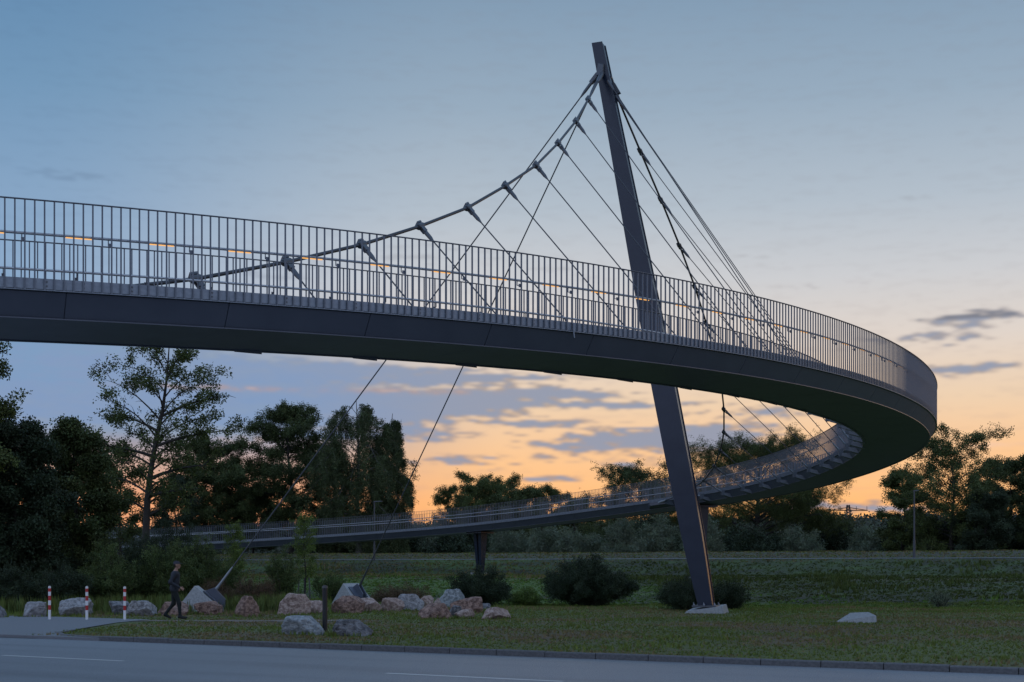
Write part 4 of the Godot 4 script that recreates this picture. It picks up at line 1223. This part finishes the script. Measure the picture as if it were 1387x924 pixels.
# ---------------------------------------------------------------- boulders and street furniture
func boulder_mesh(seed_: int, half: Vector3) -> ArrayMesh:
	var r := RandomNumberGenerator.new(); r.seed = seed_
	var planes := []
	for i in 12:
		var y := r.randf_range(-0.5, 1.0)
		var n := Vector3(r.randfn(), y * 1.3, r.randfn()).normalized()
		planes.append([n, r.randf_range(0.66, 1.0)])
	planes.append([Vector3.UP, r.randf_range(0.8, 1.0)])
	var no := FastNoiseLite.new(); no.seed = seed_; no.frequency = 0.9; no.fractal_octaves = 5
	var nu := 64; var nv := 36
	var grid := []
	for j in nv + 1:
		var row := []
		for i in nu:
			var a := TAU * i / nu; var b := PI * j / nv
			var dir := Vector3(sin(b) * cos(a), cos(b), sin(b) * sin(a))
			var rad := 1.25
			for p in planes:
				var k: float = dir.dot(p[0])
				if k > 0.05: rad = minf(rad, p[1] / k)
			rad *= 1.0 + no.get_noise_3dv(dir * 1.6) * 0.10 + no.get_noise_3dv(dir * 6.0) * 0.035
			row.append(Vector3(dir.x * half.x, dir.y * half.y, dir.z * half.z) * rad)
		grid.append(row)
	var st := SurfaceTool.new()
	st.begin(Mesh.PRIMITIVE_TRIANGLES)
	st.set_smooth_group(-1)
	for j in nv:
		for i in nu:
			var k := (i + 1) % nu
			var a: Vector3 = grid[j][i]; var b: Vector3 = grid[j][k]; var c: Vector3 = grid[j + 1][k]; var d: Vector3 = grid[j + 1][i]
			var m := (a + b + c + d) / 4.0
			for t in [[a, b, c], [a, c, d]]:
				if (t[1] - t[0]).cross(t[2] - t[0]).length() < 1e-7: continue
				var n: Vector3 = (t[2] - t[0]).cross(t[1] - t[0]).normalized()
				if n.dot(m) < 0.0: tri(st, t[0], t[2], t[1], -n)
				else: tri(st, t[0], t[1], t[2], n)
	return st.commit()

var stones := []

func build_boulders() -> void:
	# left, right, top, foot in the photograph; stone; label
	var L := [
		[-14, 6, 822, 838, 3, "dark boulder cut by the left edge, beside the path"],
		[23, 63, 815, 837, 0, "pale grey boulder left of the first striped bollard"],
		[76, 117, 811, 835, 0, "grey boulder between first and second striped bollards"],
		[146, 176, 814, 834, 3, "dark grey boulder left of the third striped bollard"],
		[166, 205, 814, 835, 0, "long grey boulder behind the third striped bollard"],
		[209, 250, 816, 835, 2, "brown pointed boulder at the person's feet"],
		[263, 297, 815, 834, 2, "reddish-brown boulder low in front of the left concrete wedge"],
		[318, 348, 809, 836, 2, "upright blocky red-brown boulder standing alone"],
		[374, 414, 804, 834, 1, "big pale pink angular boulder left of the dark post"],
		[415, 440, 814, 832, 1, "small pink boulder right behind the dark post's left side"],
		[383, 436, 835, 860, 4, "large pale grey boulder in front, left of the dark post"],
		[446, 497, 839, 862, 3, "dark cracked grey boulder in front, right of the dark post"],
		[447, 490, 808, 832, 2, "brown boulder hiding the foot of the right concrete wedge"],
		[479, 512, 812, 830, 1, "pinkish boulder just right of the right concrete wedge"],
		[510, 547, 810, 829, 1, "pinkish-grey boulder with a dark hollow, mid row"],
		[541, 570, 804, 828, 0, "grey tent-shaped boulder, pointed, mid row"],
		[565, 588, 808, 825, 1, "small pale boulder right of the tent-shaped one"],
		[571, 610, 817, 839, 2, "blocky brown boulder at the front left of the heap"],
		[586, 608, 812, 824, 1, "small pink boulder on top behind the blocky brown one"],
		[596, 632, 800, 824, 4, "tall bluish-grey block at the back of the heap"],
		[615, 656, 809, 831, 2, "orange-brown slanted boulder at the right of the heap"],
		[606, 624, 821, 837, 3, "dark small stone in the middle of the heap"],
		[618, 641, 825, 838, 1, "small pale stone at the front of the heap"],
		[652, 689, 823, 839, 1, "flat pale pink boulder at the right end of the row"],
		[650, 664, 818, 827, 3, "tiny dark stone behind the flat pink boulder"],
	]
	for i in L.size():
		var a: Array = L[i]
		var foot: float = a[3]
		var d := FOCAL * (EYE - 0.05) / (foot - 1.0 - HORIZON)
		var w: float = (a[1] - a[0]) / FOCAL * d * 0.5
		var h: float = (foot - a[2]) / FOCAL * d
		var x := across((a[0] + a[1]) * 0.5, d)
		stones.append([x, d + w * 0.6, w])
		var o := thing("boulder", a[5], "boulder", V(x, ground_height(x, d + w * 0.6) + h * 0.36, d + w * 0.6), "boulders along the verge")
		var m := put(boulder_mesh(100 + i * 7, Vector3(w * 1.02, h * 0.70, w * 0.9)), "stone", M["rock%d" % a[4]], o)
		m.rotation.y = rng.randf() * 0.3

func lathe_post(o: Node3D, at: float, to: float, r: float, called: String, m: Material) -> void:
	var st := new_st()
	tube(st, [Vector3(0, at, 0), Vector3(0, to, 0)], [r, r], 14)
	put(st.commit(), called, m, o)

func build_furniture() -> void:
	for k in 3:
		var px: float = [67.0, 117.5, 168.8][k]; var d := 39.6
		var x := across(px, d)
		var o := thing("striped_bollard", ["leftmost red and white striped bollard", "middle one of the three red and white striped bollards", "rightmost red and white bollard, before the long grey boulder"][k], "bollard", V(x, ground_height(x, d), d), "red and white bollards across the path")
		lathe_post(o, -0.1, 0.98, 0.04, "post", M.white_paint)
		for b in [[0.30, 0.44], [0.58, 0.72], [0.84, 0.94]]: lathe_post(o, b[0], b[1], 0.0415, "red_band", M.red_paint)
		var st := new_st()
		tube(st, [Vector3(0, 0.98, 0), Vector3(0, 1.0, 0), Vector3(0, 1.012, 0)], [0.04, 0.034, 0.015], 14)
		put(st.commit(), "cap", M.white_paint, o)
		lathe_post(o, 0.0, 0.02, 0.07, "collar", M.galvanised)
	var d2 := FOCAL * (EYE - 0.04) / (858.0 - HORIZON)
	var x2 := across(440.0, d2)
	var p := thing("dark_post", "slim dark grey round post on the grass between two boulders", "bollard", V(x2, ground_height(x2, d2), d2))
	lathe_post(p, -0.1, 1.08, 0.06, "shaft", M.dark_post)
	var st := new_st()
	tube(st, [Vector3(0, 1.08, 0), Vector3(0, 1.10, 0), Vector3(0, 1.135, 0), Vector3(0, 1.15, 0)], [0.066, 0.068, 0.06, 0.03], 14)
	put(st.commit(), "cap", M.post_cap, p)
	# concrete wedge lying on the right meadow
	var d3 := 1.56 * FOCAL / (843.0 - HORIZON)
	var xl := across(1127, d3); var xr := across(1186, d3)
	var c := thing("concrete_wedge", "low pale concrete wedge lying in the grass at right", "concrete wedge", V(0, 0.04, d3))
	st = new_st()
	hexa(st, [Vector3(xl, -0.15, 0.1), Vector3(xr - 0.05, -0.15, 0.35), Vector3(xr, -0.15, -0.7), Vector3(xl + 0.3, -0.15, -0.7)], [Vector3(xl + 0.12, 0.02, 0.0), Vector3(xr - 0.06, 0.20, 0.28), Vector3(xr - 0.03, 0.27, -0.65), Vector3(xl + 0.7, 0.25, -0.65)])
	put(st.commit(), "block", M.concrete, c)
	# lamp posts on the dike
	for k in 2:
		var px: float = [507.0, 1238.5][k]; var d: float = [104.0, 91.0][k]
		var x := across(px, d)
		var o := thing("street_lamp", ["slim lamp post on the dike in front of the birches, half hidden by the deck", "slim lamp post on the dike at right, in front of the trees"][k], "street lamp", V(x, ground_height(x, d), d), "lamp posts along the dike path")
		st = new_st()
		var h := 4.55
		tube(st, [Vector3(0, -0.1, 0), Vector3(0, 1.2, 0), Vector3(0, 1.25, 0), Vector3(0, h, 0)], [0.085, 0.085, 0.06, 0.045], 10)
		put(st.commit(), "pole", M.lamp_grey, o)
		st = new_st()
		var s := 1.0 if k == 0 else 0.45
		hexa(st, [Vector3(-0.06, h - 0.02, -0.09), Vector3(0.62 * s, h + 0.05, -0.12), Vector3(0.62 * s, h + 0.05, 0.12), Vector3(-0.06, h - 0.02, 0.09)], [Vector3(-0.06, h + 0.07, -0.07), Vector3(0.6 * s, h + 0.1, -0.1), Vector3(0.6 * s, h + 0.1, 0.1), Vector3(-0.06, h + 0.07, 0.07)])
		put(st.commit(), "lamp_head", M.lamp_grey, o)
	# power pylon on the skyline
	var dp := 820.0
	var xp := across(1149, dp)
	var py := thing("power_pylon", "distant power pylon with one wide crossarm on the skyline", "pylon", V(xp, ground_height(xp, dp), dp))
	var top := level(684, dp) - ground_height(xp, dp)
	st = new_st()
	for e in [-1.0, 1.0]:
		for g in [-1.0, 1.0]:
			tube(st, [Vector3(e * 3.2, 0, g * 3.2), Vector3(e * 0.7, top, g * 0.7)], [0.28, 0.22], 4)
	var n := 12
	for i in n:
		var a := float(i) / n; var b := float(i + 1) / n
		var wa := lerpf(3.2, 0.7, a); var wb := lerpf(3.2, 0.7, b)
		for g in [-1.0, 1.0]:
			tube(st, [Vector3(-wa, a * top, g * wa), Vector3(wb, b * top, g * wb)], [0.14, 0.14], 4)
			tube(st, [Vector3(wa, a * top, g * wa), Vector3(-wb, b * top, g * wb)], [0.14, 0.14], 4)
	put(st.commit(), "tower", M.dark_post, py)
	st = new_st()
	for e in [-1.0, 1.0]:
		var y := top - 3.4
		tube(st, [Vector3(0, y, 0), Vector3(e * 12.0, y, 0)], [0.3, 0.22], 4)
		tube(st, [Vector3(0, y + 1.8, 0), Vector3(e * 12.0, y, 0)], [0.24, 0.2], 4)
		for q in [5.0, 11.5]:
			tube(st, [Vector3(e * q, y, 0), Vector3(e * q, y + 2.6, 0)], [0.2, 0.14], 4)
	put(st.commit(), "crossarm", M.dark_post, py)

# ---------------------------------------------------------------- the person
func sd_bone(p: Vector3, a: Vector3, b: Vector3, ra: float, rb: float) -> float:
	var ab := b - a
	var t := clampf((p - a).dot(ab) / maxf(ab.length_squared(), 1e-8), 0.0, 1.0)
	return p.distance_to(a + ab * t) - lerpf(ra, rb, t)

func nets(bones: Array, cell: float, k: float, paint: Callable) -> ArrayMesh:
	var lo := Vector3.INF; var hi := -Vector3.INF
	for b in bones:
		var r: float = maxf(b[2], b[3]) + cell * 2.5 + k * 0.3
		for e in [b[0], b[1]]:
			lo = lo.min(e - Vector3.ONE * r); hi = hi.max(e + Vector3.ONE * r)
	var n := Vector3i(((hi - lo) / cell).ceil()) + Vector3i.ONE
	var f := PackedFloat32Array()
	f.resize(n.x * n.y * n.z); f.fill(1.0)
	for b in bones:
		var r: float = maxf(b[2], b[3]) + k + cell * 2.0
		var l := Vector3i(((b[0].min(b[1]) - Vector3.ONE * r - lo) / cell).floor()).clamp(Vector3i.ZERO, n - Vector3i.ONE)
		var h := Vector3i(((b[0].max(b[1]) + Vector3.ONE * r - lo) / cell).ceil()).clamp(Vector3i.ZERO, n - Vector3i.ONE)
		for z in range(l.z, h.z + 1):
			for y in range(l.y, h.y + 1):
				for x in range(l.x, h.x + 1):
					var i := (z * n.y + y) * n.x + x
					var d := sd_bone(lo + Vector3(x, y, z) * cell, b[0], b[1], b[2], b[3])
					var o := f[i]
					var g := clampf(0.5 + 0.5 * (o - d) / k, 0.0, 1.0)
					f[i] = lerpf(o, d, g) - k * g * (1.0 - g)
	var ids := {}
	var verts := PackedVector3Array()
	var off := [Vector3i(0, 0, 0), Vector3i(1, 0, 0), Vector3i(0, 1, 0), Vector3i(1, 1, 0), Vector3i(0, 0, 1), Vector3i(1, 0, 1), Vector3i(0, 1, 1), Vector3i(1, 1, 1)]
	var edges := [[0, 1], [2, 3], [4, 5], [6, 7], [0, 2], [1, 3], [4, 6], [5, 7], [0, 4], [1, 5], [2, 6], [3, 7]]
	for z in n.z - 1:
		for y in n.y - 1:
			for x in n.x - 1:
				var i := (z * n.y + y) * n.x + x
				var v := [f[i], f[i + 1], f[i + n.x], f[i + n.x + 1], f[i + n.x * n.y], f[i + n.x * n.y + 1], f[i + n.x * n.y + n.x], f[i + n.x * n.y + n.x + 1]]
				var neg := 0
				for q in v:
					if q < 0.0: neg += 1
				if neg == 0 or neg == 8: continue
				var s := Vector3.ZERO; var c := 0
				for e in edges:
					var a: float = v[e[0]]; var b: float = v[e[1]]
					if (a < 0.0) != (b < 0.0):
						s += Vector3(off[e[0]]).lerp(Vector3(off[e[1]]), a / (a - b)); c += 1
				ids[i] = verts.size()
				verts.append(lo + (Vector3(x, y, z) + s / c) * cell)
	var st := SurfaceTool.new()
	st.begin(Mesh.PRIMITIVE_TRIANGLES)
	for p in verts:
		st.set_color(paint.call(p))
		st.add_vertex(p)
	var dirs := [1, n.x, n.x * n.y]
	for i in ids:
		for ax in 3:
			var j: int = i + dirs[ax]
			if j >= f.size(): continue
			if (f[i] < 0.0) == (f[j] < 0.0): continue
			var u: int = dirs[(ax + 1) % 3]; var w: int = dirs[(ax + 2) % 3]
			if not (ids.has(i - u) and ids.has(i - w) and ids.has(i - u - w)): continue
			var q := [ids[i], ids[i - u], ids[i - u - w], ids[i - w]]
			if f[i] < 0.0: q = [q[0], q[3], q[2], q[1]]
			for t in [0, 1, 2, 0, 2, 3]: st.add_index(q[t])
	st.generate_normals()
	return st.commit()

func build_person() -> void:
	var d := FOCAL * (EYE - 0.05) / (838.5 - HORIZON)
	var x := across(236, d)
	var o := thing("person", "person in dark jacket, dark trousers and cap walking on the path behind the bollards", "person", V(x, ground_height(x, d) + 0.01, d))
	o.rotation.y = 0.15
	var vm := StandardMaterial3D.new()
	vm.vertex_color_use_as_albedo = true; vm.roughness = 0.85
	var hip := Vector3(0, 0.92, 0)
	var B := [[Vector3(0, 0.94, 0), Vector3(0.02, 1.14, 0), 0.135, 0.13], [Vector3(0.02, 1.14, 0), Vector3(0.03, 1.33, 0), 0.13, 0.14], [Vector3(0.03, 1.36, -0.11), Vector3(0.03, 1.36, 0.11), 0.09, 0.09], [Vector3(0.03, 1.4, 0), Vector3(0.06, 1.52, 0), 0.06, 0.052], [Vector3(0, 0.92, -0.07), Vector3(0, 0.92, 0.07), 0.12, 0.12]]
	# legs in mid stride: the front one planted
	B.append_array([[Vector3(0.01, 0.88, 0.09), Vector3(0.15, 0.48, 0.09), 0.092, 0.062], [Vector3(0.15, 0.48, 0.09), Vector3(0.18, 0.10, 0.09), 0.062, 0.046], [Vector3(0.16, 0.06, 0.09), Vector3(0.36, 0.045, 0.10), 0.05, 0.038]])
	B.append_array([[Vector3(-0.01, 0.88, -0.09), Vector3(-0.03, 0.47, -0.09), 0.092, 0.062], [Vector3(-0.03, 0.47, -0.09), Vector3(-0.26, 0.17, -0.09), 0.062, 0.046], [Vector3(-0.28, 0.13, -0.09), Vector3(-0.13, 0.045, -0.10), 0.05, 0.038]])
	var hands := []
	for s in [-1.0, 1.0]:
		var el := Vector3(-0.06 - 0.04 * s, 1.12, 0.235 * s); var wr := Vector3(0.12 + 0.06 * s, 0.96, 0.22 * s)
		B.append_array([[Vector3(0.03, 1.37, 0.15 * s), el, 0.068, 0.052], [el, wr, 0.052, 0.036]])
		hands.append([wr, (wr - el).normalized(), s])
	var skin := Color(0.32, 0.19, 0.14); var jacket := Color(0.020, 0.024, 0.034); var trousers := Color(0.011, 0.012, 0.015); var shoe := Color(0.02, 0.02, 0.02)
	put(nets(B, 0.018, 0.05, func(p: Vector3) -> Color: return shoe if p.y < 0.09 else (trousers if p.y < 0.86 and absf(p.z) < 0.2 else (skin if p.y > 1.46 else jacket))), "body", vm, o)
	for hd in hands:
		var wr: Vector3 = hd[0]; var dir: Vector3 = hd[1]; var s: float = hd[2]
		var sd := Vector3(0, 1, 0).cross(dir).normalized(); var dn := dir.cross(sd).normalized()
		if dn.y > 0.0: dn = -dn
		var up := -dn
		var Hb := [[wr, wr + dir * 0.085, 0.03, 0.034]]
		for q in 4:
			var r := wr + dir * 0.085 + up * (0.03 - 0.02 * q)
			var l: float = [0.036, 0.042, 0.039, 0.03][q]
			var k1 := r + dir * l - sd * s * 0.012
			var k2 := k1 + (dir * 0.4 - sd * s).normalized() * l * 0.8
			Hb.append_array([[r, k1, 0.010, 0.009], [k1, k2, 0.009, 0.008]])
		var th := wr + dir * 0.03 + up * 0.028
		Hb.append_array([[th, th + (dir + up).normalized() * 0.04, 0.012, 0.010], [th + (dir + up).normalized() * 0.04, th + (dir + up).normalized() * 0.04 + dir * 0.03, 0.010, 0.008]])
		put(nets(Hb, 0.005, 0.006, func(_p: Vector3) -> Color: return skin), "hand", vm, o)
	var hc := Vector3(0.075, 1.63, 0)
	var F := [[hc + Vector3(-0.015, 0.035, 0), hc + Vector3(0.01, 0.02, 0), 0.088, 0.085], [hc + Vector3(0.03, -0.05, 0), hc + Vector3(0.05, -0.075, 0), 0.055, 0.04], [hc + Vector3(0.09, 0.01, 0), hc + Vector3(0.108, -0.025, 0), 0.011, 0.015], [hc + Vector3(0.085, -0.058, -0.02), hc + Vector3(0.085, -0.058, 0.02), 0.012, 0.012]]
	for s in [-1.0, 1.0]:
		F.append([hc + Vector3(-0.01, 0.015, 0.088 * s), hc + Vector3(-0.005, -0.02, 0.086 * s), 0.018, 0.012])
		F.append([hc + Vector3(0.07, 0.02, 0.035 * s), hc + Vector3(0.072, 0.02, 0.037 * s), 0.016, 0.016])
	put(nets(F, 0.008, 0.02, func(p: Vector3) -> Color: return Color(0.03, 0.025, 0.02) if (p.x < hc.x - 0.03 and p.y > hc.y - 0.04) else skin), "head", vm, o)
	var st := new_st()
	tube(st, [hc + Vector3(-0.005, 0.045, 0), hc + Vector3(-0.005, 0.09, 0), hc + Vector3(-0.005, 0.125, 0), hc + Vector3(-0.005, 0.14, 0)], [0.102, 0.1, 0.07, 0.02], 14)
	hexa(st, [hc + Vector3(0.07, 0.05, -0.06), hc + Vector3(0.17, 0.04, -0.045), hc + Vector3(0.17, 0.04, 0.045), hc + Vector3(0.07, 0.05, 0.06)], [hc + Vector3(0.07, 0.062, -0.06), hc + Vector3(0.17, 0.05, -0.045), hc + Vector3(0.17, 0.05, 0.045), hc + Vector3(0.07, 0.062, 0.06)])
	put(st.commit(), "cap", M.cap, o)

func _ready() -> void:
	rng.seed = 12
	# camera: level, lens shifted up
	var cam := Camera3D.new()
	cam.name = "camera"
	add_child(cam)
	cam.position = Vector3(0, EYE, 0)
	cam.keep_aspect = Camera3D.KEEP_HEIGHT
	cam.set_frustum(924.0 / FOCAL * 0.1, Vector2(0, (HORIZON - 462.0) / FOCAL * 0.1), 0.1, 6000.0)
	cam.current = true
	# dusk sky
	var env := Environment.new()
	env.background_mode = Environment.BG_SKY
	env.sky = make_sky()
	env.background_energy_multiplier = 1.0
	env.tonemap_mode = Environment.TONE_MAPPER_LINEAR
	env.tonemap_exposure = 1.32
	env.ssao_enabled = true; env.ssil_enabled = true; env.sdfgi_enabled = true
	var we := WorldEnvironment.new()
	we.name = "environment"
	we.environment = env
	add_child(we)
	# the last of the sun, on the skyline right of the mast
	var sun := DirectionalLight3D.new()
	sun.name = "sun"
	add_child(sun)
	var az := deg_to_rad(14.6); var el := deg_to_rad(1.2)
	var to := Vector3(sin(az) * cos(el), sin(el), -cos(az) * cos(el))
	sun.look_at_from_position(to * 100.0, Vector3.ZERO)
	sun.light_energy = 0.10
	sun.light_color = Color(1.0, 0.66, 0.38)
	sun.light_angular_distance = 0.5
	sun.shadow_enabled = true
	print("sky ", Time.get_ticks_msec())
	make_materials()
	make_sprigs()
	print("materials ", Time.get_ticks_msec())
	build_ground()
	lay_line()
	build_bridge()
	build_mast()
	build_cables()
	build_piers()
	print("bridge ", Time.get_ticks_msec())
	build_trees()
	print("trees ", Time.get_ticks_msec())
	build_boulders()
	build_furniture()
	build_person()
	print("objects ", Time.get_ticks_msec())
	build_grass()
	print("grass ", Time.get_ticks_msec())
